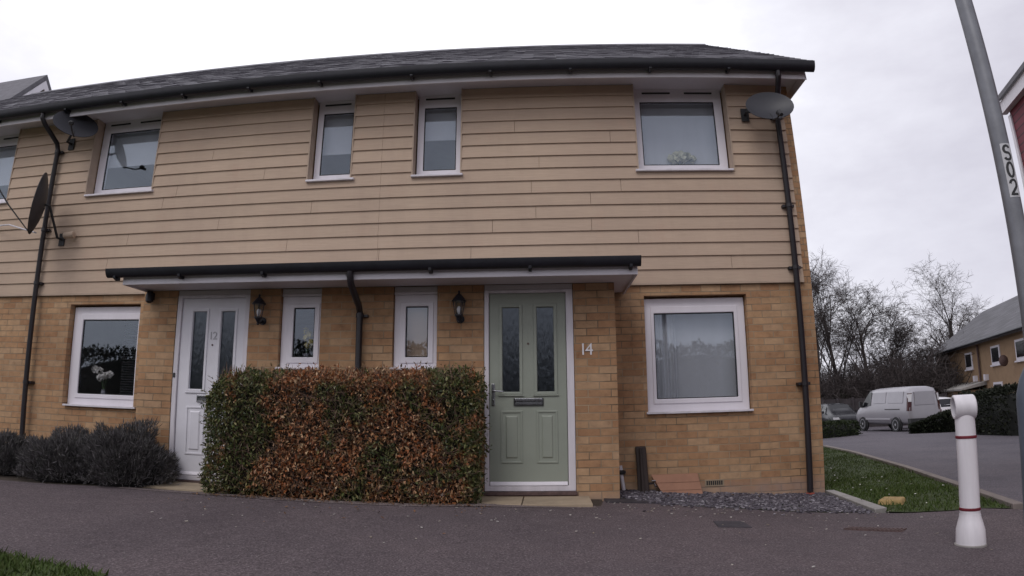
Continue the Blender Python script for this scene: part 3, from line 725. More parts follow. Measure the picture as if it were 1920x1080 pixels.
# ------------------------------------------------------------------ satellite dishes
def dish(c, nrm, up, w_, h_, label, m, wall_pt, arm_end, depth=.07):
    c = Vector(c); nrm = Vector(nrm).normalized(); up = Vector(up); sx = up.cross(nrm).normalized(); sy = nrm.cross(sx)
    r = thing('satellite_dish', (wall_pt[0],wall_pt[1],wall_pt[2]), label, 'satellite dish', 'dishes on the house fronts')
    def cap(off):
        out = []
        for k in range(0, 7):
            q = k/6
            out.append([c + sx*(w_/2*q*math.cos(2*PI*j/28)) + sy*(h_/2*q*math.sin(2*PI*j/28)) + nrm*(depth*(q*q-1)-off) for j in range(28)])
        return out
    a, b = cap(0), cap(.008)
    mb = MB().rings(a[::-1] if False else a, cap=False); mb.rings(b, cap=False); mb.rings([a[-1], b[-1]], cap=False)
    build('reflector', mb, m, r, smooth='auto')
    back = c - nrm*(depth+.012)
    wp = Vector(wall_pt)
    build('bracket', MB().tube([back, back-nrm*.06, wp+Vector((0,-.10,0)), wp], .018, 8).box(wp.x-.05,wp.x+.05,wp.y-.012,wp.y,wp.z-.09,wp.z+.09), M['trim'], r)
    e = Vector(arm_end); low = c - sy*(h_/2*.98) - nrm*.02
    build('arm', MB().tube([back-sy*.05, low, low*.45+e*.55-sy*.03, e], .011, 8), M['trim'], r)
    d = (c-e).normalized()
    build('receiver', MB().tube([e-d*.05, e-d*.015, e, e+d*.05, e+d*.055], [.022,.026,.034,.036,.02], 12), M['trim'], r, smooth='auto')
dish((4.855,-.44,4.585), (-.10,-.92,.30), (0,0,1), .60, .46, 'grey oval satellite dish at the upper right corner beside the downpipe', M['mesh_grey'], (4.66,-.046,4.64), (4.85,-.72,4.33))
dish((-4.52,-.40,4.86), (.62,-.55,.42), (0,0,1), .64, .52, 'grey satellite dish tucked under the eaves above the left window', M['mesh_grey'], (-4.86,-.046,4.72), (-4.30,-.72,4.70))
dish((-4.86,-.50,3.66), (-.82,-.56,.12), (0,0,1), .58, .90, 'large black satellite dish seen edge on beside the left downpipe', M['dish_dark'], (-4.74,-.046,3.25), (-5.50,-.78,3.98), .10)
solo('aerial_cable', MB().tube([(-4.95,-.35,3.28),(-5.25,-.32,3.36),(-5.6,-.25,3.46),(-6.2,-.06,3.52)], .012, 6), M['white_dirty'], (-4.95,-.35,3.28), 'white cable slung from the black dish to the left', 'cable')
r = thing('floodlight', (-4.52,-.046,3.25), 'small tan floodlight on the cladding right of the black dish', 'light fitting')
build('bracket', MB().tube([(-4.52,-.047,3.28),(-4.52,-.13,3.28)], .018, 8), M['clad_trim'], r)
build('head', MB().tube([(-4.62,-.17,3.27),(-4.60,-.16,3.275),(-4.46,-.13,3.29),(-4.45,-.13,3.29)], [.02,.045,.05,.03], 12), M['clad_trim'], r, smooth='auto')

# ------------------------------------------------------------------ blinds, curtains, flowers behind the glass
def roller(x0, x1, z0, z1, y, m, label):
    r = thing('window_blind', ((x0+x1)/2, y, z0), label, 'blind')
    build('fabric', MB().box(x0, x1, y, y+.004, z0+.012, z1), m, r)
    build('bottom_bar', MB().box(x0, x1, y-.006, y+.008, z0-.006, z0+.0115), m, r)
roller(-.93,-.44,4.37,5.045,.25,M['blind'],'pale roller blind half down in the upper window above the small left window')
roller(.47,.96,4.50,5.045,.25,M['blind'],'pale roller blind partly down in the upper window above the lantern')
roller(-4.40,-3.30,4.42,5.045,.25,M['blind'],'pale roller blind half down in the upper left window')
roller(3.262,4.412,3.9,5.045,.268,M['blind_grey'],'grey blind set back behind the upper right window')
roller(.405,.846,1.47,2.30,-.475,M['blind_warm'],'beige blind closed in the small window right of the canopy downpipe')
roller(-7.12,-6.02,4.3,5.045,.25,M['blind'],'pale blind in the leftmost upper window')
def curtain(x0, x1, z0, z1, y, m, label, amp=.014, wl=.075):
    mb = MB(); n = max(8, int((x1-x0)/.012)); fr, bk = [], []
    for i in range(n+1):
        x = x0+(x1-x0)*i/n; yy = y + amp*math.sin(x*2*PI/wl + .8*math.sin(x*9))
        fr.append((x,yy)); bk.append((x,yy+.004))
    loop = fr + bk[::-1]
    mb.rings([[(x,q,z0) for x,q in loop],[(x,q,z1) for x,q in loop]])
    return solo('curtain', mb, m, ((x0+x1)/2,y,z0), label, 'curtain')
curtain(3.25,3.62,1.0,2.24,.222,M['blind_grey'],'grey curtain hanging at the left of the large lower right window')
roller(3.225,4.445,1.0,2.26,.265,M['blind_grey'],'grey blind closed behind the large lower right window')
# venetian blind in the left ground floor window
r = thing('venetian_blind', (-3.55,.33,1.0), 'slatted grey blind in the lower left window', 'blind')
vb = MB()
for i in range(32): vb.hexa([(-3.75,.30,1.12+i*.034),(-3.31,.30,1.12+i*.034),(-3.31,.325,1.138+i*.034),(-3.75,.325,1.138+i*.034),(-3.75,.30,1.1225+i*.034),(-3.31,.30,1.1225+i*.034),(-3.31,.325,1.1405+i*.034),(-3.75,.325,1.1405+i*.034)])
build('slats', vb, M['trim'], r); build('head_rail', MB().box(-3.76,-3.30,.29,.335,2.215,2.25), M['trim'], r)
def flowers(x, y, z, label, m, spots, rad):
    r = thing('flower_vase', (x,y,z), label, 'flowers')
    build('vase', MB().lathe([(.03,0),(.05,.04),(.045,.12),(.03,.16),(.035,.18)], (x,y,z), 14), M['vase'], r, smooth='auto')
    st = MB(); bl = MB()
    for dx, dz in spots:
        st.tube([(x,y,z+.15),(x+dx*.4,y,z+.15+(dz-.15)*.6),(x+dx,y,z+dz)], .004, 5)
        for k in range(14):
            d = Vector((random.gauss(0,1),random.gauss(0,1),random.gauss(0,1))).normalized(); c = Vector((x+dx,y,z+dz)) + d*rad*.6
            t = d.orthogonal().normalized(); u = d.cross(t)
            bl.poly([c+(t+u)*rad*.45, c+(u-t)*rad*.45+d*rad*.2, c-(t+u)*rad*.45, c+(t-u)*rad*.45+d*rad*.2])
    build('stems', st, M['stem'], r); build('blooms', bl, m, r)
flowers(3.82,.222,3.87,'cream flowers on the sill of the upper right window',M['petal_cream'],[(-.11,.29),(-.04,.33),(.03,.34),(.10,.31),(.16,.27),(-.06,.26),(.05,.27)],.062)
flowers(-.66,-.515,1.45,'yellow flowers in a vase behind the small left window',M['petal_yellow'],[(-.02,.44),(.03,.40),(.0,.36),(.06,.31),(.02,.28)],.048)
flowers(-4.02,.30,1.0,'white flowers behind the lower left window',M['petal'],[(-.18,.46),(-.10,.44),(.0,.37),(.09,.39),(-.07,.34)],.06)

# ------------------------------------------------------------------ clutter at the foot of the wall
r = thing('rubber_offcut', (3.11,-.07,0), 'tall dark brown offcut propped upright against the brick wall', 'offcut')
build('front_layer', MB().hexa([(3.055,-.16,.0),(3.185,-.16,.0),(3.185,-.12,.0),(3.055,-.12,.0),(3.045,-.06,.575),(3.165,-.06,.575),(3.165,-.02,.575),(3.045,-.02,.575)]), M['rubber'], r, bevel=.012)
build('side_layer', MB().hexa([(3.09,-.21,.0),(3.125,-.21,.0),(3.125,-.1602,.0),(3.09,-.1602,.0),(3.085,-.10,.56),(3.11,-.10,.56),(3.11,-.0602,.56),(3.085,-.0602,.56)]), M['rubber'], r, bevel=.008)
tl = MB()
zz = [(.015,-.235),(.085,-.19),(.165,-.135),(.245,-.08)]
for k in range(3):
    (za, ya), (zb, yb) = zz[k], zz[k+1]
    xa0, xb0 = 3.345-.045*k, 3.345-.045*(k+1)+.003; xa1, xb1 = 3.775-.008*k, 3.775-.008*(k+1)
    tl.hexa([(xa0,ya,za),(xa1,ya,za),(xa1,ya+.03,za),(xa0,ya+.03,za),(xb0,yb+.012,zb+.006),(xb1,yb+.012,zb+.006),(xb1,yb+.04,zb+.006),(xb0,yb+.04,zb+.006)])
solo('wooden_offcut', tl, M['tile'], (3.55,-.2,0), 'flat reddish ribbed board leaning on the foot of the brick wall', 'board', bevel=.004)
r = thing('garden_tap', (3.24,-.15,.06), 'small silver tap on the ground beside the leaning board', 'tap')
build('body', MB().tube([(3.17,-.10,.155),(3.235,-.14,.165),(3.25,-.18,.13)], .013, 8), M['chrome'], r, smooth='auto')
build('handle', MB().box(3.205,3.255,-.16,-.12,.185,.20), M['chrome'], r, bevel=.004)

# slate chips
def chips(name, pts, m, smin, smax, flat=.3):
    mb = MB()
    for x, y in pts:
        s = random.uniform(smin, smax); a = random.uniform(0, 2*PI); t = random.uniform(-.5,.5); u = random.uniform(-.5,.5)
        e1 = Vector((math.cos(a), math.sin(a), t*.6)).normalized(); e2 = Vector((-math.sin(a), math.cos(a), u*.6)).normalized(); e3 = e1.cross(e2)
        c = Vector(P3(x, y, s*.15 + random.uniform(0,.006)))
        l, w_, h_ = s*random.uniform(.7,1.2), s*random.uniform(.35,.7), s*flat*random.uniform(.5,1)
        mb.hexa([c+e1*(sx*l*.5)+e2*(sy*w_*.5)+e3*(sz*h_*.5) for sz in (-1,1) for sx, sy in ((-1,-1),(1,-1),(.7,1),(-.8,1))])
    return build(name, mb, m)
pts = []
while len(pts) < 6500:
    x = random.uniform(2.8, 5.3); y = random.uniform(-1.6, -.02)
    lim = -.62 - .40*sstep(2.75,3.2,x) - .20*(x-3.0)
    edge = -.02 if x < 5.27 + .09*y else -9
    if y < edge and y > lim + random.gauss(0,.05): pts.append((x,y))
    elif y < edge and random.random() < .012: pts.append((x,y))
tag(chips('slate_gravel', pts, M['slatechip'], .012, .042), 'purple grey slate chippings along the foot of the brick wall', 'gravel', None, 'stuff')
pts = [(random.uniform(-1.2,5.6), -1.15-abs(random.gauss(0,.9))) for _ in range(150)] + [(random.uniform(2.6,5.4), random.uniform(-1.6,-.8)) for _ in range(140)]
tag(chips('path_litter', pts, M['litter'], .010, .026, .2), 'pale flecks of leaf litter and grit on the footpath', 'litter', None, 'stuff')

rnd = random.Random(12); mb = MB()
for _ in range(420):
    x = rnd.uniform(-1.5,1.5); y = -1.36 - abs(rnd.gauss(0,.05)) if rnd.random() < .85 else -1.4 - abs(rnd.gauss(0,.5))
    a = rnd.uniform(0,6.3); d = Vector((math.cos(a),math.sin(a),rnd.uniform(0,.5))); c = Vector(P3(x,y,.006)); t = Vector((-math.sin(a),math.cos(a),rnd.uniform(-.3,.3))); l = rnd.uniform(.02,.045)
    mb.poly([c, c+d*l*.5+t*l*.22, c+d*l, c+d*l*.5-t*l*.22])
tag(build('fallen_leaves', mb, M['dry_floor']), 'dry brown leaves fallen along the foot of the hedge', 'fallen leaves', None, 'stuff')
# concrete edging between gravel and lawn
mb = MB()
ex = [((5.29,-.03),(5.40,-.03)), ((5.14,-1.47),(5.29,-1.43))]
for k in range(3):
    t0, t1 = k/3 + (.004 if k else 0), (k+1)/3
    def lp(i, t): return (ex[0][i][0]*(1-t)+ex[1][i][0]*t, ex[0][i][1]*(1-t)+ex[1][i][1]*t)
    q = [lp(0,t0), lp(1,t0), lp(1,t1), lp(0,t1)]
    mb.hexa([P3(*p,-.08) for p in q] + [P3(*p,.035) for p in q])
solo('edging_kerb', mb, M['edging'], (5.5,-.8,-.06), 'pale concrete edging strip between slate chippings and lawn', 'edging', bevel=.006)
# kerb along the road side of the lawn
kp = [(9.7,9.65),(8.98,6.55),(7.68,2.17),(6.81,-.42),(6.35,-1.96)]
mb = MB()
for a, b_ in zip(kp, kp[1:]):
    d = Vector((b_[0]-a[0], b_[1]-a[1])); nseg = max(1, int(d.length/.92)); d.normalize(); nr = Vector((-d.y, d.x))
    LL = (Vector(b_)-Vector(a)).length
    for k in range(nseg):
        p = Vector(a)+d*(LL*k/nseg+.004); q = Vector(a)+d*(LL*(k+1)/nseg)
        c4 = [p-nr*.05, q-nr*.05, q+nr*.06, p+nr*.06]
        mb.hexa([P3(*c,-.12) for c in c4] + [P3(*c,.05) for c in c4])
o = build('kerb', mb, M['kerb'], bevel=.008); o['kind'] = 'structure'
LAWN = [(5.37,-.02),(5.27,-1.45),(5.40,-1.57),(5.78,-1.68),(6.11,-1.72),(6.32,-1.9),(6.77,-.42),(7.63,2.17),(8.93,6.55),(9.65,9.65),(8.5,11),(5.37,11)]
sheet('lawn', LAWN, M['lawn'], .002, .4)
def inside(pt, poly):
    x, y = pt; c = False
    for (x1,y1),(x2,y2) in zip(poly, poly[1:]+poly[:1]):
        if (y1 > y) != (y2 > y) and x < (x2-x1)*(y-y1)/(y2-y1)+x1: c = not c
    return c
def grass(name, poly, n, h0, h1, near=None):
    mb = MB(); xs = [p[0] for p in poly]; ys = [p[1] for p in poly]; k = 0
    while k < n:
        x, y = random.uniform(min(xs),max(xs)), random.uniform(min(ys),max(ys))
        if not inside((x,y), poly): continue
        if near and random.random() > near(x,y): continue
        k += 1
        a = random.uniform(0,2*PI); h_ = random.uniform(h0,h1)*(.7+.6*noise.noise((x*1.5,y*1.5,0))); w_ = random.uniform(.004,.008)
        l = Vector((random.gauss(0,.5),random.gauss(0,.5)))*h_
        z = H(x,y)
        mb.poly([(x-w_*math.cos(a),y-w_*math.sin(a),z),(x+w_*math.cos(a),y+w_*math.sin(a),z),(x+l.x*.5+w_*.5*math.cos(a),y+l.y*.5,z+h_*.6),(x+l.x,y+l.y,z+h_)])
    return build(name, mb, M['grass'])
tag(grass('grass', LAWN, 26000, .03, .07, lambda x,y: 1 if y < 1.5 else .45), 'short mown grass on the lawn beside the house flank', 'grass', None, 'stuff')
FG = [(-12,-3.38),(-1.8,-4.15),(-1.04,-4.22),(-.59,-4.27),(-.22,-4.31),(-.22,-8),(-8,-8),(-12,-8)]
sheet('verge', FG, M['lawn'], .004, .8)
FGn = [(-3.2,-4.05),(-1.8,-4.15),(-1.04,-4.22),(-.59,-4.27),(-.22,-4.31),(-.3,-5.3),(-3.2,-5.3)]
tag(grass('grass', FGn, 12000, .03, .08), 'short grass of the verge in the near left corner', 'grass', None, 'stuff')
mb = MB()
for _ in range(44):
    x, y = random.choice([(5.7,-.7),(5.9,.6),(6.3,2.6),(6.2,5.6),(6.9,4.6)]); x += random.gauss(0,.4); y += random.gauss(0,.5)
    if not inside((x,y), LAWN): continue
    z = H(x,y)+random.uniform(.03,.06); s = random.uniform(.008,.015)
    mb.poly([(x+s*math.cos(q*PI/3),y+s*math.sin(q*PI/3),z+random.uniform(-.004,.004)) for q in range(6)])
tag(build('daisies', mb, M['petal']), 'small white daisies dotted over the lawn', 'flowers', None, 'stuff')
mb = MB().hexa([P3(5.39,-1.06,-.01),P3(5.60,-1.20,-.01),P3(5.78,-.98,-.01),P3(5.57,-.84,-.01),P3(5.41,-1.045,.05),P3(5.59,-1.17,.05),P3(5.75,-.98,.05),P3(5.575,-.865,.05)])
solo('marker_block', mb, M['stoneyellow'], P3(5.58,-1.02), 'low yellow stone block lying in the lawn', 'stone block', bevel=.015)
# covers in the footpath
mb = MB()
q0 = [(4.43,-2.26),(4.86,-2.42),(4.97,-2.31),(4.54,-2.16)]
mb.hexa([P3(*p,-.02) for p in q0] + [P3(*p,.004) for p in q0])
for k in range(14):
    t = (k+.5)/14; a = Vector(q0[0]).lerp(Vector(q0[1]), t); b_ = Vector(q0[3]).lerp(Vector(q0[2]), t); s = .012
    p4 = [(a.x-s,a.y+.01),(a.x+s,a.y+.01),(b_.x+s,b_.y-.01),(b_.x-s,b_.y-.01)]
    mb.hexa([P3(*p,.0045) for p in p4] + [P3(*p,.011) for p in p4])
solo('drain_cover', mb, M['rust'], P3(4.7,-2.29), 'long rusty drain cover set in the footpath near the white post', 'drain cover')
q0 = [(3.40,-2.2),(3.68,-2.2),(3.69,-1.92),(3.43,-1.93)]
solo('stopcock_cover', MB().hexa([P3(*p,-.02) for p in q0] + [P3(*p,.006) for p in q0]), plain('cover_dark', (.045,.04,.048), .8, .2, 10, bmp=.3), P3(3.55,-2.06), 'small dark inspection cover set in the footpath in front of the slate chippings', 'inspection cover', bevel=.004)
q0 = [(2.62,-.93),(3.12,-.98),(3.12,-.72),(2.62,-.70)]
solo('doorstep_mat', MB().hexa([P3(*p,-.01) for p in q0] + [P3(*p,.012) for p in q0]), plain('mat_dark', (.035,.03,.036), .9, .3, 20, bmp=.4), P3(2.9,-.85), 'flat dark cover by the foot of the brick pier', 'cover', bevel=.004)

# ------------------------------------------------------------------ white vent post (bollard) and lamp post
bx, by = 5.06, -3.02; bz = H(bx,by)
r = thing('vent_post', (bx,by,bz), 'white round post with ring head and dark red bands', 'post')
build('base', MB().lathe([(.104,-.02),(.105,.03),(.101,.115),(.088,.165),(.076,.205),(.074,.225)], (bx,by,bz), 28), M['bollard'], r, smooth='auto')
build('foot_ring', MB().lathe([(.112,-.01),(.112,.012),(.104,.016)], (bx-.004,by,bz), 28), M['edging'], r, smooth='auto')
build('column', MB().lathe([(.0715,.2255),(.0705,.55),(.070,.905),(.066,.93)], (bx,by,bz), 28), M['bollard'], r, smooth='auto')
for z in (.262, .772): build('band', MB().lathe([(.0735,-.010),(.0748,-.006),(.0748,.006),(.0735,.010)], (bx,by,bz+z), 28), M['bandred'], r, smooth='auto')
# ring head: short horizontal pipe whose open mouth faces left / towards the houses
hd = MB(); ang = math.radians(158); ax = Vector((math.cos(ang), math.sin(ang), 0)); sd_ = Vector((-ax.y, ax.x, 0)); hc = Vector((bx,by,bz+.985))
outer, inner_ = .088, .070; hl = .075
def ring(rad, t, c=hc): return [c + ax*t + sd_*(rad*math.cos(2*PI*j/32)) + Vector((0,0,rad*math.sin(2*PI*j/32))) for j in range(32)]
hd.rings([ring(inner_,-hl), ring(outer-.006,-hl), ring(outer,-hl+.008), ring(outer,hl-.008), ring(outer-.006,hl), ring(inner_,hl), ring(inner_,-hl)], cap=False)
build('ring_head', hd, M['bollard'], r, smooth='auto')
build('grille', MB().rings([ring(inner_-.0005,-.02), ring(inner_-.0005,.02)]), M['galv'], r)

lx, ly = 4.367, -4.578; lz = H(lx,ly)
r = thing('lamp_post', (lx,ly,lz), 'grey galvanised lamp post marked S02 in the right foreground', 'lamp post')
build('shaft', MB().lathe([(.0445,1.17),(.0435,3.0),(.041,5.9)], (lx,ly,lz-.0), 32), M['galv'], r, smooth='auto')
build('base_section', MB().lathe([(.108,-.05),(.108,.98),(.104,1.03),(.085,1.10),(.060,1.15),(.0475,1.17),(.0447,1.18)], (lx,ly,lz), 32), M['postblue'], r, smooth='auto')
build('luminaire', MB().hexa([(lx-.10,ly-.02,lz+5.9),(lx+.10,ly-.02,lz+5.9),(lx+.10,ly-.62,lz+6.0),(lx-.10,ly-.62,lz+6.0),(lx-.07,ly-.02,lz+6.0),(lx+.07,ly-.02,lz+6.0),(lx+.07,ly-.60,lz+6.08),(lx-.07,ly-.60,lz+6.08)]), M['galv'], r, bevel=.02)
# number plate wrapped on the shaft, facing the camera's right
va = math.atan2(cy-ly, cx-lx) + math.radians(34); RR = .0452
mb = MB(); z0, z1 = 1.955, 2.235
r1, r2 = [], []
for j in range(13):
    a = va + math.radians(-38) + math.radians(76)*j/12
    r1.append((a, RR)); 
fr_ = [[(lx+RR*math.cos(a), ly+RR*math.sin(a), z) for a, _ in r1] for z in (z0, z1)]
bk_ = [[(lx+(RR-.0006)*math.cos(a), ly+(RR-.0006)*math.sin(a), z) for a, _ in r1] for z in (z0, z1)]
loop0 = fr_[0] + bk_[0][::-1]; loop1 = fr_[1] + bk_[1][::-1]
mb.rings([loop0, loop1])
pl = build('number_plate', mb, M['label'], r, smooth='auto')
def arc(x0_, y0_, rx, ry, a0, a1, n=14): return [(x0_+rx*math.cos(math.radians(a0+(a1-a0)*i/n)), y0_+ry*math.sin(math.radians(a0+(a1-a0)*i/n))) for i in range(n+1)]
GLYPH = {'S': arc(0,.25,.30,.25,20,270) + arc(0,-.25,.32,.25,90,-160)[1:], '0': arc(0,0,.31,.5,0,360,28), '2': arc(0,.20,.31,.30,170,-40,16) + [(-.32,-.5),(.34,-.5)]}
for k, ch in enumerate('S02'):
    pts_ = [(px_*.050, py_*.074) for px_, py_ in GLYPH[ch]]; cm = MB(); w2 = .0062
    dense = []
    for p_, q_ in zip(pts_, pts_[1:]):
        nn_ = max(1, int(math.hypot(q_[0]-p_[0], q_[1]-p_[1])/.006))
        dense += [(p_[0]+(q_[0]-p_[0])*i/nn_, p_[1]+(q_[1]-p_[1])*i/nn_) for i in range(nn_)]
    dense.append(pts_[-1])
    def wrapc(u_, v_, lift):
        a = va + math.radians(-2) + u_/RR; return (lx+(RR+lift)*math.cos(a), ly+(RR+lift)*math.sin(a), 2.185 - k*.090 + v_)
    rr_ = []
    for i, p_ in enumerate(dense):
        a_, b_ = dense[max(i-1,0)], dense[min(i+1,len(dense)-1)]; t_ = Vector((b_[0]-a_[0], b_[1]-a_[1])).normalized(); n_ = Vector((-t_.y, t_.x))
        rr_.append([wrapc(p_[0]+n_.x*w2, p_[1]+n_.y*w2, .0002), wrapc(p_[0]+n_.x*w2, p_[1]+n_.y*w2, .0010), wrapc(p_[0]-n_.x*w2, p_[1]-n_.y*w2, .0010), wrapc(p_[0]-n_.x*w2, p_[1]-n_.y*w2, .0002)])
    cm.rings(rr_); build('character', cm, M['ink'], pl)

# ------------------------------------------------------------------ planting
def leaf(mb, c, d, s, w_=.45, fold=.25):
    """a small folded leaf of four points at c pointing along d"""
    d = d.normalized(); t = d.cross(Vector((random.gauss(0,1),random.gauss(0,1),random.gauss(0,1))))
    if t.length < 1e-4: return
    t.normalize(); n_ = d.cross(t)
    mb.poly([c, c+d*s*.5+t*s*w_*.5+n_*s*fold*.3, c+d*s, c+d*s*.5-t*s*w_*.5+n_*s*fold*.3])
def hedge_leaves(x0, x1, y0, y1, z0, z1, n, s0, s1, bulge=.05, seed=1, core_in=.07):
    rnd = random.Random(seed); mb = MB()
    areas = [('f',(x1-x0)*(z1-z0)*1.35),('t',(x1-x0)*(y1-y0)),('l',(y1-y0)*(z1-z0)*1.2),('r',(y1-y0)*(z1-z0)*1.2)]
    tot = sum(a for _, a in areas)
    for nm, a in areas:
        for _ in range(int(n*a/tot)):
            u, v = rnd.random(), rnd.random()
            if nm == 'f': p = Vector((x0+(x1-x0)*u, y0, z0+(z1-z0)*v)); nn = Vector((0,-1,0))
            elif nm == 't': p = Vector((x0+(x1-x0)*u, y0+(y1-y0)*v, z1)); nn = Vector((0,0,1))
            elif nm == 'l': p = Vector((x0, y0+(y1-y0)*u, z0+(z1-z0)*v)); nn = Vector((-1,0,0))
            else: p = Vector((x1, y0+(y1-y0)*u, z0+(z1-z0)*v)); nn = Vector((1,0,0))
            # rounded corners + lumps
            lump = noise.noise(p*2.6)*.6 + noise.noise(p*7)*.35
            if noise.noise(p*3.3+Vector((9,2,5))) < -.42 and rnd.random() < .6: lump -= 1.2
            ez = min(p.z-z0, .25)/.25; tz = min(z1-p.z, .16)/.16 if nm != 't' else 1
            exx = min(p.x-x0, x1-p.x, .14)/.14 if nm in 'ft' else 1
            eyy = min(p.y-y0, y1-p.y, .14)/.14 if nm in 'tlr' else 1
            inset = .06*(1-ez)**2 + .11*(1-max(0,min(1,tz)))**2 + .10*(1-max(0,exx))**2 + .10*(1-max(0,eyy))**2
            p.z -= .20*max(0, 1-(p.x-x0)/.45)**2*(p.z-z0)/(z1-z0) if hasattr(p,'z') else 0
            depth = abs(rnd.gauss(0,.07)) - (.05 if rnd.random() < .05 else 0)
            p = p + nn*(bulge*lump - inset - depth)
            d = nn*rnd.uniform(-.1,.8) + Vector((rnd.gauss(0,.5), rnd.gauss(0,.4), rnd.gauss(-.35 if nm != 't' else .4,.75)))
            leaf(mb, p, d, rnd.uniform(s0,s1)*(.7 if rnd.random() < .3 else 1), rnd.uniform(.22,.55), rnd.uniform(-1.2,1.2))
    return mb
r = thing('hedge', (-.05,-.95,.1), 'clipped box hedge with mostly browned leaves between the two front doors', 'hedge')
hl = hedge_leaves(-1.46,1.405,-1.335,-.74,.12,1.39,30000,.026,.064,.095,3)
rs = random.Random(77); shoots = tw = MB()
for _ in range(210):      # stray shoots breaking the clipped outline
    side = rs.random()
    if side < .62: p = Vector((rs.uniform(-1.2,1.38), rs.uniform(-1.3,-.8), 1.33)); d = Vector((rs.gauss(0,.35), rs.gauss(0,.3), 1))
    elif side < .85: p = Vector((rs.uniform(-1.4,1.38), -1.34, rs.uniform(.25,1.3))); d = Vector((rs.gauss(0,.5), -.8, rs.gauss(.4,.5)))
    else: p = Vector((-1.42 if rs.random() < .6 else 1.38, rs.uniform(-1.3,-.8), rs.uniform(.25,1.2))); d = Vector((-.8 if p.x < 0 else .7, rs.gauss(0,.5), rs.gauss(.5,.4)))
    d.normalize(); l = rs.uniform(.06,.17); shoots.tube([p, p+d*l*.5+Vector((0,0,.004)), p+d*l], [.003,.0022,.001], 3)
    for k in range(rs.randint(3,7)):
        leaf(hl, p+d*l*rs.uniform(.25,1), d+Vector((rs.gauss(0,.8),rs.gauss(0,.8),rs.gauss(0,.5))), rs.uniform(.02,.045), rs.uniform(.3,.5), .3)
build('foliage', hl, M['dry'], r)
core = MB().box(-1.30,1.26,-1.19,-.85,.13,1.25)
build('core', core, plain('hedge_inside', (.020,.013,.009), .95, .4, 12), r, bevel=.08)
for _ in range(2600):
    x, z = random.uniform(-1.35,1.33), random.uniform(.12,1.32); top = random.random() < .35
    p = Vector((x, random.uniform(-1.25,-.8) if top else -1.26, 1.27 if top else z)); d = Vector((random.gauss(0,.35), -.35 if not top else 0, random.uniform(.3,1))) if top else Vector((random.gauss(0,.6), random.uniform(-.8,0), random.gauss(.4,.5)))
    d.normalize(); tw.tube([p, p+d*random.uniform(.06,.20)], [.0034,.0013], 3)
build('twigs', tw, plain('hedge_twig', (.20,.13,.095), .9, .3, 8), r)

def bush(x, y, rx, ry, h_, n, label, m, s0, s1, seed, upright=.5, name='lavender_bush', w_=.13, cat='shrub', group=None):
    rnd = random.Random(seed); z0 = H(x,y)
    r = thing(name, (x,y,z0), label, cat, group); mb = MB()
    for _ in range(n):
        a = rnd.uniform(0,2*PI); t = math.asin(rnd.random()**.8) ; q = 1 - abs(rnd.gauss(0,.10))
        d = Vector((math.cos(t)*math.cos(a), math.cos(t)*math.sin(a), math.sin(t)))
        k = 1 + .32*noise.noise(Vector((d.x*2.2+seed,d.y*2.2,d.z*2.2))) + .22*noise.noise(Vector((d.x*6,d.y*6+seed,d.z*6)))
        p = Vector((x+d.x*rx*q*k, y+d.y*ry*q*k, z0+.02+d.z*h_*q*k))
        dd = Vector((d.x*.8+rnd.gauss(0,.35), d.y*.8+rnd.gauss(0,.35), d.z*.6+upright+rnd.gauss(0,.5)))
        leaf(mb, p, dd, rnd.uniform(s0,s1), w_, .1)
    build('foliage', mb, m, r)
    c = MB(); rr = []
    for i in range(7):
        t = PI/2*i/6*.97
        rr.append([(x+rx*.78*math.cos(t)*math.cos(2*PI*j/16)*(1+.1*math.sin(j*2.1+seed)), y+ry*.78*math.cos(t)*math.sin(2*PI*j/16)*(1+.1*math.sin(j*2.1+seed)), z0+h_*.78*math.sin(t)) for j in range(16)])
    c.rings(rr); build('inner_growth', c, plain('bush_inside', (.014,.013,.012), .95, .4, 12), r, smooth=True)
    return r
G_ = 'grey lavender bushes along the house front'
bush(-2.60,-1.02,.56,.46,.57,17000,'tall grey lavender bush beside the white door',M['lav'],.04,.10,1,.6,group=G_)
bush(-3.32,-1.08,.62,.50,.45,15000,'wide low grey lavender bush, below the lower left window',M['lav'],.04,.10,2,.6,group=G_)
bush(-4.38,-1.08,.64,.46,.37,11000,'low grey lavender bush at the foot of the left downpipe',M['lav'],.04,.10,3,.6,group=G_)

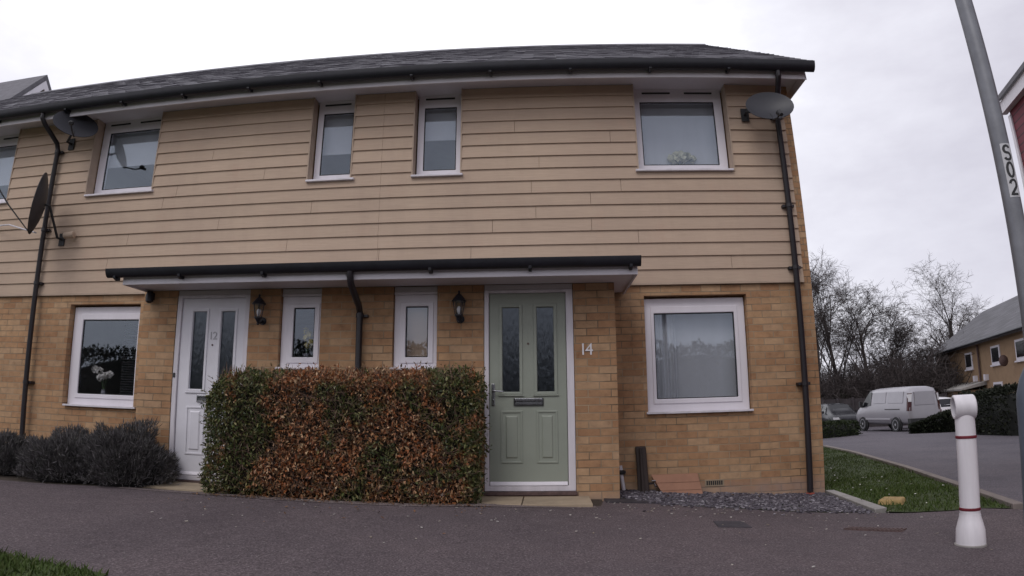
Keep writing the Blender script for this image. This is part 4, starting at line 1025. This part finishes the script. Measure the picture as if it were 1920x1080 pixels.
def far_hedge(pts, w_, h0, h1, n, label, m, s0, s1, seed, name='hedge'):
    rnd = random.Random(seed); P_ = [Vector(p) for p in pts]
    base = Vector((sum(p.x for p in P_)/len(P_), sum(p.y for p in P_)/len(P_)))
    r = thing(name, P3(base.x,base.y), label, 'hedge'); mb = MB(); core = MB(); rings_ = []
    Ls = [(b_-a).length for a, b_ in zip(P_, P_[1:])]; T = sum(Ls)
    def at_(t):
        q = t*T
        for a, b_, l in zip(P_, P_[1:], Ls):
            if q <= l + 1e-6: return a.lerp(b_, q/l), (b_-a).normalized()
            q -= l
        return P_[-1], (P_[-1]-P_[-2]).normalized()
    for i in range(25):
        p, d = at_(i/24*.98+.01); nr = Vector((-d.y,d.x)); hh = (h0+(h1-h0)*i/24)*(.8 + .08*math.sin(i*1.3)); z = H(p.x,p.y)
        if i in (0, 24): hh *= .7
        rings_.append([(p.x+nr.x*a*w_*.8, p.y+nr.y*a*w_*.8, z+b_*hh) for a, b_ in ((-.5,-.05),(-.52,.6),(-.36,.93),(0,1),(.36,.93),(.52,.6),(.5,-.05))])
    core.rings(rings_); build('core', core, plain('far_hedge_inside', (.008,.009,.007), .95, .3, 5), r)
    for _ in range(n):
        t = rnd.random(); p, d = at_(t); nr = Vector((-d.y,d.x)); hh = h0+(h1-h0)*t; z = H(p.x,p.y)
        a = rnd.uniform(0, PI); e = Vector((nr.x*math.cos(a), nr.y*math.cos(a), math.sin(a)))
        q = 1 - abs(rnd.gauss(0,.07)) + .10*noise.noise(Vector((p.x*1.6,p.y*1.6,a*2)))
        if a < .6 or a > PI-.6: zz_ = rnd.random()*.8
        else: zz_ = math.sin(a)**.35
        pos = Vector((p.x+nr.x*math.copysign(abs(math.cos(a))**.5,math.cos(a))*w_*.5*q, p.y+nr.y*math.copysign(abs(math.cos(a))**.5,math.cos(a))*w_*.5*q, z+hh*zz_*q))
        leaf(mb, pos, e+Vector((rnd.gauss(0,.5),rnd.gauss(0,.5),rnd.gauss(.2,.5))), rnd.uniform(s0,s1), .6, .2)
    build('foliage', mb, m, r); return r
far_hedge([(10.6,14.9),(12.6,16.2),(14.5,17.7)], 1.0, .62, .55, 4500, 'low clipped green hedge in front of the van', M['lowhedge'], .05,.11, 5)
far_hedge([(16.35,16.2),(18.1,15.1)], 1.2, .28, .95, 6000, 'rounded dark evergreen bush hiding the back of the van', M['evergreen'], .06,.13, 6, 'evergreen_bush')
far_hedge([(16.8,12.7),(16.3,9.4),(17.0,6.5)], 1.4, 1.4, 1.55, 11000, 'tall dark evergreen hedge behind the white post', M['evergreen'], .05,.12, 8)

def branchy(seed, h_, spread, levels, trunk_r, lean=(0,0), fork=.28):
    rnd = random.Random(seed); tr = MB(); cr = MB()
    def grow(p, d, length, rad, lev):
        n = 4 if lev < 2 else 3; pts = [p]; rs = [rad]; q = p.copy(); dd = d.copy()
        for i in range(n):
            dd = (dd + Vector((rnd.gauss(0,.045+.085*min(lev,3)), rnd.gauss(0,.045+.085*min(lev,3)), rnd.gauss(.06-.015*lev,.08)))).normalized()
            q = q + dd*length/n; pts.append(q.copy()); rs.append(rad*(1-.62*(i+1)/n))
        (tr if lev == 0 else cr).tube(pts, rs, 7 if lev == 0 else 4 if lev < 3 else 3, cap=False)
        if lev >= levels: return
        k = (10 if lev == 0 else rnd.choice((5,5,6)) if lev == 1 else rnd.choice((4,5)) if lev < 3 else rnd.choice((3,4,4)))
        for i in range(k):
            t = (fork + (1-fork)*(i+rnd.random())/k) if lev == 0 else rnd.uniform(.25,1)
            seg = min(n-1, int(t*n)); f = t*n-seg
            b0 = pts[seg].lerp(pts[seg+1], f); rb = rs[seg]*(1-f)+rs[seg+1]*f
            base = (pts[seg+1]-pts[seg]).normalized(); side = Vector((rnd.gauss(0,1),rnd.gauss(0,1),rnd.gauss(0,.3))); side = (side - base*side.dot(base)).normalized()
            nd = (base + side*(spread+.13*lev)*rnd.uniform(.6,1.3) + Vector((0,0,.16-.05*lev))).normalized()
            sh = (.62 - .22*t if lev == 0 else .62)
            grow(b0, nd, length*sh*rnd.uniform(.75,1.15), max(.009, rb*rnd.uniform(.42,.6)), lev+1)
    grow(Vector((0,0,-.15)), Vector((lean[0],lean[1],1)).normalized(), h_*.80, trunk_r, 0)
    return tr, cr
def tree(x, y, seed, h_, spread, levels, tr_, label, fork=.28, lean=(0,0)):
    r = thing('bare_tree', P3(x,y), label, 'tree', 'bare winter trees beyond the car park', keep=False)
    a, b_ = branchy(seed, h_, spread, levels, tr_, lean, fork)
    build('trunk', a, M['bark'], r, smooth=True, off=(0,0,0)); build('crown', b_, M['twig'], r, off=(0,0,0))
TREES = __import__('json').loads('[]')
def ray_at(az, D): return (cx + D*math.sin(az), cy + D*math.cos(az))
TL = [  # azimuth, distance, seed, height, spread, levels, trunk radius, fork, label
 (.428,44,11,9.3,.34,5,.17,.16,'tall slim bare tree rising directly behind the house corner'),
 (.455,46,12,9.6,.36,5,.20,.16,'tallest bare tree with a dark trunk, right of the house corner'),
 (.500,45,13,8.0,.40,5,.18,.16,'bare tree with a rounded top between the tallest and the shorter ones'),
 (.543,47,14,6.2,.48,5,.14,.18,'short bushy bare tree above the silver van roof'),
 (.522,47,23,6.6,.46,5,.14,.18,'slender bare tree between the rounded tree and the bushy tree'),
 (.578,48,19,5.2,.52,5,.12,.18,'lowest bare tree just left of the far brick house'),
 (.618,60,15,10.6,.46,5,.27,.2,'broad spreading bare tree behind the far brick house'),
 (.662,66,16,8.0,.5,5,.2,.3,'bare treetop showing over the slate roof of the far house'),
]
for az, D, sd1, hh, sp_, lv, tr1, fk, lab in TL:
    x, y = ray_at(az, D); tree(x, y, sd1, hh, sp_, lv, tr1, lab, fk)
# tangled undergrowth behind the fence
mb = MB(); rnd = random.Random(4)
for _ in range(6500):
    az = rnd.uniform(.37,.61); D = rnd.uniform(43,52); x, y = ray_at(az, D); z = H(x,y); hh = rnd.uniform(1.4,4.4)+(1.2 if az > .5 else 0)*rnd.random()*(.75+.5*noise.noise((az*30,D*.2,0)))
    p = Vector((x,y,z)); d = Vector((rnd.gauss(0,.35),rnd.gauss(0,.35),1)).normalized(); pts = [p]
    for i in range(3):
        d = (d+Vector((rnd.gauss(0,.28),rnd.gauss(0,.28),rnd.gauss(-.05,.15)))).normalized(); pts.append(pts[-1]+d*hh/3)
    mb.tube(pts, [.035,.026,.018,.008], 3, cap=False)
    for k in range(5):
        q = pts[rnd.choice((1,2,3))]; e = Vector((rnd.gauss(0,1),rnd.gauss(0,1),rnd.gauss(.3,.6))).normalized(); mb.tube([q, q+e*rnd.uniform(.4,1.3)], [.016,.006], 3, cap=False)
tag(build('undergrowth', mb, M['twig']), 'tangle of bare scrub behind the dark fence', 'undergrowth', None, 'stuff')
rnd = random.Random(5)
far_hedge([ray_at(.36,45),ray_at(.45,44),ray_at(.54,44.5),ray_at(.605,46)], 2.4, 1.9, 2.3, 9000, 'dark ivy thicket under the bare trees', M['evergreen'], .10,.25, 9, 'ivy_thicket')
# dark close-boarded fence
r = thing('timber_fence', P3(*ray_at(.47,41)), 'dark close boarded timber fence behind the parked van', 'fence')
mb = MB(); ps = MB(); a0, a1 = Vector(ray_at(.36,41)), Vector(ray_at(.60,41.5)); nb = 110
dr_ = (a1-a0).normalized(); nr = Vector((-dr_.y,dr_.x)); posts = []
for i in range(nb):
    p = a0.lerp(a1, (i+.02)/nb); q = a0.lerp(a1, (i+.98)/nb); z = H(p.x,p.y); s = nr*.012*(1 if i%2 else -1)
    c4 = [p+s-nr*.012, q+s-nr*.012, q+s+nr*.012, p+s+nr*.012]; t_ = 1.75+random.uniform(-.02,.02)
    mb.hexa([(c.x,c.y,z-.05) for c in c4]+[(c.x,c.y,z+t_) for c in c4])
build('boards', mb, M['fence'], r)
for i in range(0, nb+1, 10):
    p = a0.lerp(a1, i/nb); z = H(p.x,p.y); build('fence_post', MB().box(p.x-.05,p.x+.05,p.y-.16,p.y-.06,z-.05,z+1.82), M['fence'], r)

# ------------------------------------------------------------------ vehicles (built along +x = forward, centred, then turned)
def loft_body(st):
    """stations: x, z bottom, z belt, z roof, half width at sill, belt, roof"""
    mb = MB(); rr = []
    for x, zb, zw, zr, ws, wb, wt in st:
        half = [(ws*.93,zb),(ws,zb+.10),(wb,(zb+zw)/2+.05),(wb*.995,zw),(wt+(wb-wt)*.12,zr-(zr-zw)*.10 if zr > zw+.05 else zr-.01),(wt*.86,zr)]
        rr.append([(x,y,z) for y,z in half] + [(x,-y,z) for y,z in reversed(half)])
    mb.rings(rr); return mb
def vehicle(name, loc, rz, label, cat, st, paint, wheels, wr, glass, extras):
    r = thing(name, loc, label, cat, None, rz, keep=False)
    o = build('body', loft_body(st), paint, r, smooth='auto', off=(0,0,0))
    sb = o.modifiers.new('sub','SUBSURF'); sb.levels = 1; sb.render_levels = 1
    for x, y in wheels:
        s = 1 if y > 0 else -1
        wo = build('wheel', MB().lathe([(wr*.55,-.10*s),(wr*.96,-.10*s),(wr,-.07*s),(wr,.07*s),(wr*.93,.105*s),(wr*.66,.11*s)], (x,y,wr), 24, 'y'), M['tyre'], r, smooth='auto', off=(0,0,0))
        rim = MB().lathe([(wr*.67,.095*s),(wr*.67,.112*s),(wr*.60,.112*s),(wr*.56,.085*s)], (x,y,wr), 24, 'y', cap=False)
        rim.lathe([(wr*.16,.07*s),(wr*.16,.112*s)], (x,y,wr), 10, 'y')
        for k in range(5):
            a = 2*PI*k/5+.3; u = Vector((math.cos(a),0,math.sin(a))); v = Vector((-math.sin(a),0,math.cos(a))); c = Vector((x,y,wr))
            q = [c+u*wr*.1-v*wr*.10, c+u*wr*.62-v*wr*.07, c+u*wr*.62+v*wr*.07, c+u*wr*.1+v*wr*.10]
            rim.hexa([p+Vector((0,.075*s,0)) for p in q]+[p+Vector((0,.108*s,0)) for p in q])
        build('rim', rim, M['rim'], wo, off=(0,0,0))
        build('wheel_arch', MB().lathe([(wr*1.0,-.02*s),(wr*1.24,-.02*s),(wr*1.24,.055*s),(wr*1.17,.06*s),(wr*1.0,.03*s)], (x,y,wr+.03), 28, 'y'), M['trim'], r, smooth='auto', off=(0,0,0))
    for nm, mb_, m_ in glass + extras: build(nm, mb_, m_, r, off=(0,0,0), bevel=.008 if nm not in ('glass',) else 0)
    return r
def slab(pts, th):
    """thin panel through 4+ coplanar-ish points, pushed th along its own normal"""
    P_ = [Vector(p) for p in pts]; n_ = (P_[1]-P_[0]).cross(P_[2]-P_[0]).normalized()
    mb = MB(); mb.rings([[p-n_*.02 for p in P_],[p+n_*th for p in P_]]); return mb
# silver panel van; +y of the van is its left-hand side
ST = [(-2.46,.50,.80,1.05,.84,.88,.80),(-2.44,.36,1.05,1.86,.90,.95,.76),(-2.2,.32,1.08,1.96,.92,.97,.78),(-1.0,.30,1.10,1.975,.93,.985,.79),(.6,.30,1.10,1.975,.93,.985,.79),(1.05,.30,1.08,1.93,.93,.985,.76),(1.45,.30,1.06,1.62,.93,.985,.72),(1.78,.30,1.06,1.24,.93,.98,.74),(2.1,.32,.98,1.10,.92,.96,.72),(2.40,.36,.80,.94,.86,.86,.62),(2.50,.42,.62,.78,.72,.74,.56)]
def sidept(x, t, s):
    """point on the van side at x, t=0 belt .. 1 roof"""
    for a, b_ in zip(ST, ST[1:]):
        if a[0] <= x <= b_[0]:
            f = (x-a[0])/(b_[0]-a[0]); zw, zr, wb, wt = [a[i]+(b_[i]-a[i])*f for i in (2,3,5,6)]
            return (x, s*(wb*.995+(wt+(wb-wt)*.12-wb*.995)*t+.006), zw+((zr-(zr-zw)*.10)-zw)*t)
vg = []; ve = []
for s in (1,-1):
    q = [sidept(.72,.12,s), sidept(1.72,.12,s), sidept(1.40,.80,s), sidept(1.02,.90,s), sidept(.72,.92,s)]
    if s < 0: q = q[::-1]
    vg.append(('side_window', slab(q[::-1], .006), M['carglass']))
    for x0_, x1_ in ((-.58,.52),(-2.0,-.78)):
        q = [sidept(x0_,.22,s), sidept(x1_,.22,s), sidept(x1_,.84,s), sidept(x0_,.84,s)]
        if s < 0: q = q[::-1]
        ve.append(('side_panel', slab(q[::-1], .004), M['carpanel']))
    ve.append(('door_rail', MB().box(-1.75,-.55,s*.978-.02,s*.978+.02,.985,1.02), M['trim']))
    ve.append(('side_strip', MB().box(-.95,1.25,s*.965-.025,s*.965+.028,.52,.60), M['carpanel']))
    ve.append(('mirror', MB().box(1.42,1.56,s*1.08-.09,s*1.08+.09,1.12,1.38), M['trim']))
    ve.append(('tail_light', MB().hexa([(-2.475,s*.80,.92),(-2.40,s*.965,.92),(-2.30,s*.975,.92),(-2.42,s*.80,.92),(-2.47,s*.70,1.66),(-2.40,s*.855,1.66),(-2.30,s*.875,1.66),(-2.42,s*.70,1.66)]), M['lampred']))
    ve.append(('tail_light_lens', MB().hexa([(-2.482,s*.765,1.30),(-2.415,s*.905,1.30),(-2.29,s*.915,1.30),(-2.42,s*.76,1.30),(-2.478,s*.71,1.62),(-2.415,s*.860,1.62),(-2.29,s*.884,1.62),(-2.42,s*.71,1.62)]), M['lampclear']))
vg.append(('windscreen', slab([(1.10,.66,1.88),(1.74,.70,1.27),(1.74,-.70,1.27),(1.10,-.66,1.88)], .02), M['carglass']))
vg.append(('rear_window', slab([(-2.452,.60,1.15),(-2.452,-.60,1.15),(-2.445,-.56,1.72),(-2.445,.56,1.72)], .025), M['carpanel']))
ve.append(('rear_bumper', MB().box(-2.56,-2.30,-.93,.93,.36,.60), M['trim']))
ve.append(('front_bumper', MB().hexa([(2.2,-.90,.34),(2.54,-.62,.34),(2.54,.62,.34),(2.2,.90,.34),(2.2,-.92,.60),(2.55,-.64,.60),(2.55,.64,.60),(2.2,.92,.60)]), M['trim']))
vx, vy = 18.05, 20.15
vanr = vehicle('parked_van', P3(vx,vy), math.radians(90.5), 'silver panel van parked beyond the low hedge', 'van', ST, M['silver'], [(-1.40,.90),(1.53,.90),(-1.40,-.90),(1.53,-.90)], .335, vg, ve)
vanr.scale = (1, .84, 1)
# cars
CS = [(-2.05,.40,.72,.86,.74,.76,.60),(-2.0,.30,.86,1.10,.82,.86,.62),(-1.75,.25,.90,1.36,.84,.88,.60),(-1.2,.22,.92,1.46,.85,.89,.60),(-.2,.22,.92,1.49,.85,.89,.61),(.45,.22,.90,1.38,.85,.89,.58),(.95,.22,.88,1.04,.85,.88,.62),(1.4,.24,.84,.94,.84,.86,.60),(1.85,.28,.70,.80,.78,.78,.52),(2.02,.36,.56,.66,.62,.62,.46)]
def car(name, x, y, rz, label, paint):
    def sp2(xx, t, s):
        for a, b_ in zip(CS, CS[1:]):
            if a[0] <= xx <= b_[0]:
                f = (xx-a[0])/(b_[0]-a[0]); zw, zr, wb, wt = [a[i]+(b_[i]-a[i])*f for i in (2,3,5,6)]
                return (xx, s*(wb*.995+(wt+(wb-wt)*.12-wb*.995)*t+.006), zw+((zr-(zr-zw)*.10)-zw)*t)
    g = []; e = []
    for s in (1,-1):
        for x0_, x1_, xt in ((-.05,.80,.42),(-1.2,-.12,-.12)):
            q = [sp2(x0_,.08,s), sp2(x1_,.08,s), sp2(xt,.86,s), sp2(x0_,.86,s)]
            if s < 0: q = q[::-1]
            g.append(('side_window', slab(q[::-1], .006), M['carglass']))
        e.append(('mirror', MB().box(.62,.74,s*.97-.07,s*.97+.07,.93,1.06), paint))
        e.append(('tail_light', MB().box(-2.06,-1.92,s*.70-.12,s*.70+.12,.74,.92), M['lampred']))
        e.append(('headlight', MB().box(1.80,1.98,s*.62-.14,s*.62+.14,.60,.72), M['lampclear']))
    g.append(('rear_window', slab([(-2.005,.56,1.00),(-2.005,-.56,1.00),(-1.78,-.50,1.36),(-1.78,.50,1.36)], .02), M['carglass']))
    g.append(('windscreen', slab([(.44,.52,1.36),(.94,.56,1.03),(.94,-.56,1.03),(.44,-.52,1.36)], .02), M['carglass']))
    e.append(('rear_bumper', MB().box(-2.12,-1.95,-.76,.76,.30,.48), M['trim']))
    e.append(('number_plate', MB().box(-2.10,-2.04,-.26,.26,.56,.67), M['label']))
    e.append(('front_bumper', MB().box(1.92,2.08,-.58,.58,.30,.46), M['trim']))
    return vehicle(name, P3(x,y), math.radians(rz), label, 'car', CS, paint, [(-1.28,.80),(1.28,.80),(-1.28,-.80),(1.28,-.80)], .31, g, e)
car('parked_car', 20.55, 21.5, 92, 'white car parked to the right of the silver van', M['carwhite'])
car('parked_car', 18.2, 26.6, 262, 'dark car half hidden by the house corner', M['cardark'])

# ------------------------------------------------------------------ other buildings
def frame_axes(p, q):
    d = Vector((q[0]-p[0], q[1]-p[1], 0)).normalized(); return d, Vector((-d.y, d.x, 0))
# far brick house behind the hedge: front wall from A (far left corner) to B (near right)
A = Vector((30.0,34.3,-1.2)); B = Vector((23.2,16.2,-1.2)); d, nrm = frame_axes(A, B)
if nrm.dot(Vector((cx,cy,0))-A) > 0: nrm = -nrm      # nrm points away from the camera (into the house)
LH = (B-A).length
r = thing('brick_house', A, 'brick house with a steep slate roof and white windows behind the hedge', 'house')
EZ, RZ, DP = 3.62, 6.45, 7.5
def hp(t, dep, z): v = A + d*t + nrm*dep; return (v.x, v.y, z)
def hbox(t0, t1, d0, d1, z0, z1): return MB().hexa([hp(t0,d0,z0),hp(t1,d0,z0),hp(t1,d1,z0),hp(t0,d1,z0),hp(t0,d0,z1),hp(t1,d0,z1),hp(t1,d1,z1),hp(t0,d1,z1)])
wl = hbox(0,LH,0,DP,-1.5,EZ)
wl.rings([[hp(0,0,EZ),hp(0,DP/2,RZ-.1),hp(0,DP,EZ)],[hp(LH,0,EZ),hp(LH,DP/2,RZ-.1),hp(LH,DP,EZ)]])
build('wall', wl, M['brick_far'], r)
ro = build('roof', MB().rings([[hp(-.35,-.45,EZ-.12),hp(-.35,-.45,EZ+.08),hp(-.35,DP/2,RZ+.12),hp(-.35,DP+.45,EZ+.08),hp(-.35,DP+.45,EZ-.12),hp(-.35,DP/2,RZ-.08)],[hp(LH+.3,-.45,EZ-.12),hp(LH+.3,-.45,EZ+.08),hp(LH+.3,DP/2,RZ+.12),hp(LH+.3,DP+.45,EZ+.08),hp(LH+.3,DP+.45,EZ-.12),hp(LH+.3,DP/2,RZ-.08)]]), M['slate_far'], r)
build('gutter', MB().tube([hp(-.35,-.5,EZ+.0),hp(LH+.3,-.5,EZ+.0)], .09, 8), M['black'], r)
for t in (8.15, 13.1, 16.8):
    wo = build('window', hbox(t-.70,t+.70,-.05,.03,2.28,3.25), M['white'], r)
    build('pane', hbox(t-.54,t+.54,-.07,-.051,2.42,3.14), M['carglass'], wo); build('sill', hbox(t-.78,t+.78,-.12,.0,2.20,2.278), M['white'], wo)
wo = build('window', hbox(12.3,13.7,-.05,.03,.5,1.38), M['white'], r); build('pane', hbox(12.45,13.55,-.07,-.051,.6,1.26), M['carglass'], wo)
build('downpipe', MB().tube([hp(10.3,-.1,EZ-.1),hp(10.3,-.1,-1.4)], .06, 8), M['rust'], r)
po = build('porch', hbox(1.8,10.9,-1.2,-.001,-1.4,1.05), M['brick_far'], r)
build('porch_roof', MB().hexa([hp(1.6,-1.45,1.055),hp(11.1,-1.45,1.055),hp(11.1,-.002,1.30),hp(1.6,-.002,1.30),hp(1.6,-1.45,1.15),hp(11.1,-1.45,1.15),hp(11.1,-.002,1.5),hp(1.6,-.002,1.5)]), M['edging'], po)
build('satellite_dish', MB().lathe([(.04,.0),(.27,.10),(.28,.11),(.04,.02)], hp(15.7,-.45,2.35), 18, 'y'), M['rust'], r, smooth='auto')
build('soil_vent', hbox(9.2,9.5,-.2,-.0015,1.52,1.85), M['white'], r); build('soil_vent', hbox(11.2,11.5,-.2,-.0015,1.52,1.85), M['white'], r)

# dark red tile-hung building at the right edge
A2 = Vector((10.95,2.42,-.4)); d2 = Vector((-.297,-.955,0)); n2 = Vector((.955,-.297,0)); EV = 6.22; L2 = 9.0
def rp(t, dep, z): v = A2 + d2*t + n2*dep; return (v.x, v.y, z)
def rbox(t0, t1, a_, b_, z0, z1): return MB().hexa([rp(t0,a_,z0),rp(t1,a_,z0),rp(t1,b_,z0),rp(t0,b_,z0),rp(t0,a_,z1),rp(t1,a_,z1),rp(t1,b_,z1),rp(t0,b_,z1)])
r = thing('red_house', A2, 'dark red tile hung building with white eaves at the right edge', 'house')
build('wall', rbox(0,L2,0,7,-.9,EV), M['redclad'], r)
build('corner_trim', rbox(-.05,.05,-.03,.10,-.9,EV-.16), M['white'], r)
build('fascia', rbox(-.12,L2+.3,-.14,-.11,EV-.10,EV+.13), M['white'], r)
build('soffit', rbox(-.12,L2+.3,-.109,-.001,EV-.09,EV-.07), M['soffit'], r)
build('roof', MB().rings([[rp(-.16,-.20,EV+.135),rp(-.16,-.20,EV+.22),rp(-.16,3.5,EV+2.6),rp(-.16,7.4,EV+.13),rp(-.16,7.4,EV+.02),rp(-.16,3.5,EV+2.45)],[rp(L2+.35,-.20,EV+.135),rp(L2+.35,-.20,EV+.22),rp(L2+.35,3.5,EV+2.6),rp(L2+.35,7.4,EV+.13),rp(L2+.35,7.4,EV+.02),rp(L2+.35,3.5,EV+2.45)]]), M['slate'], r)
# taller terrace beyond, at the far left
r = thing('tall_house', (-14,4,0), 'taller slate roofed house rising behind the left end of the terrace', 'house')
GX = -14.0
build('wall', MB().rings([[(x,3.0,-.3),(x,3.0,5.6),(x,7.5,10.95),(x,12.0,5.6),(x,12.0,-.3)] for x in (-24,GX)]), M['brick'], r)
build('roof', MB().prism_x([(2.6,5.15),(2.6,5.35),(7.5,11.22),(12.4,5.35),(12.4,5.15),(7.5,11.02)], -24.3, GX+.20), M['slate'], r)
build('bargeboard', MB().prism_x([(2.6,4.85),(2.6,5.12),(7.5,11.0),(12.4,5.12),(12.4,4.85),(7.5,10.7)], GX+.16, GX+.21), M['white'], r)

# across the street (behind the viewpoint; seen in the window panes)
far_hedge([(-30,-20.5),(-8,-20.2),(16,-21.5)], 2.4, 3.4, 3.9, 22000, 'long dark hedge across the street, mirrored in the window panes', M['evergreen'], .10, .22, 21)
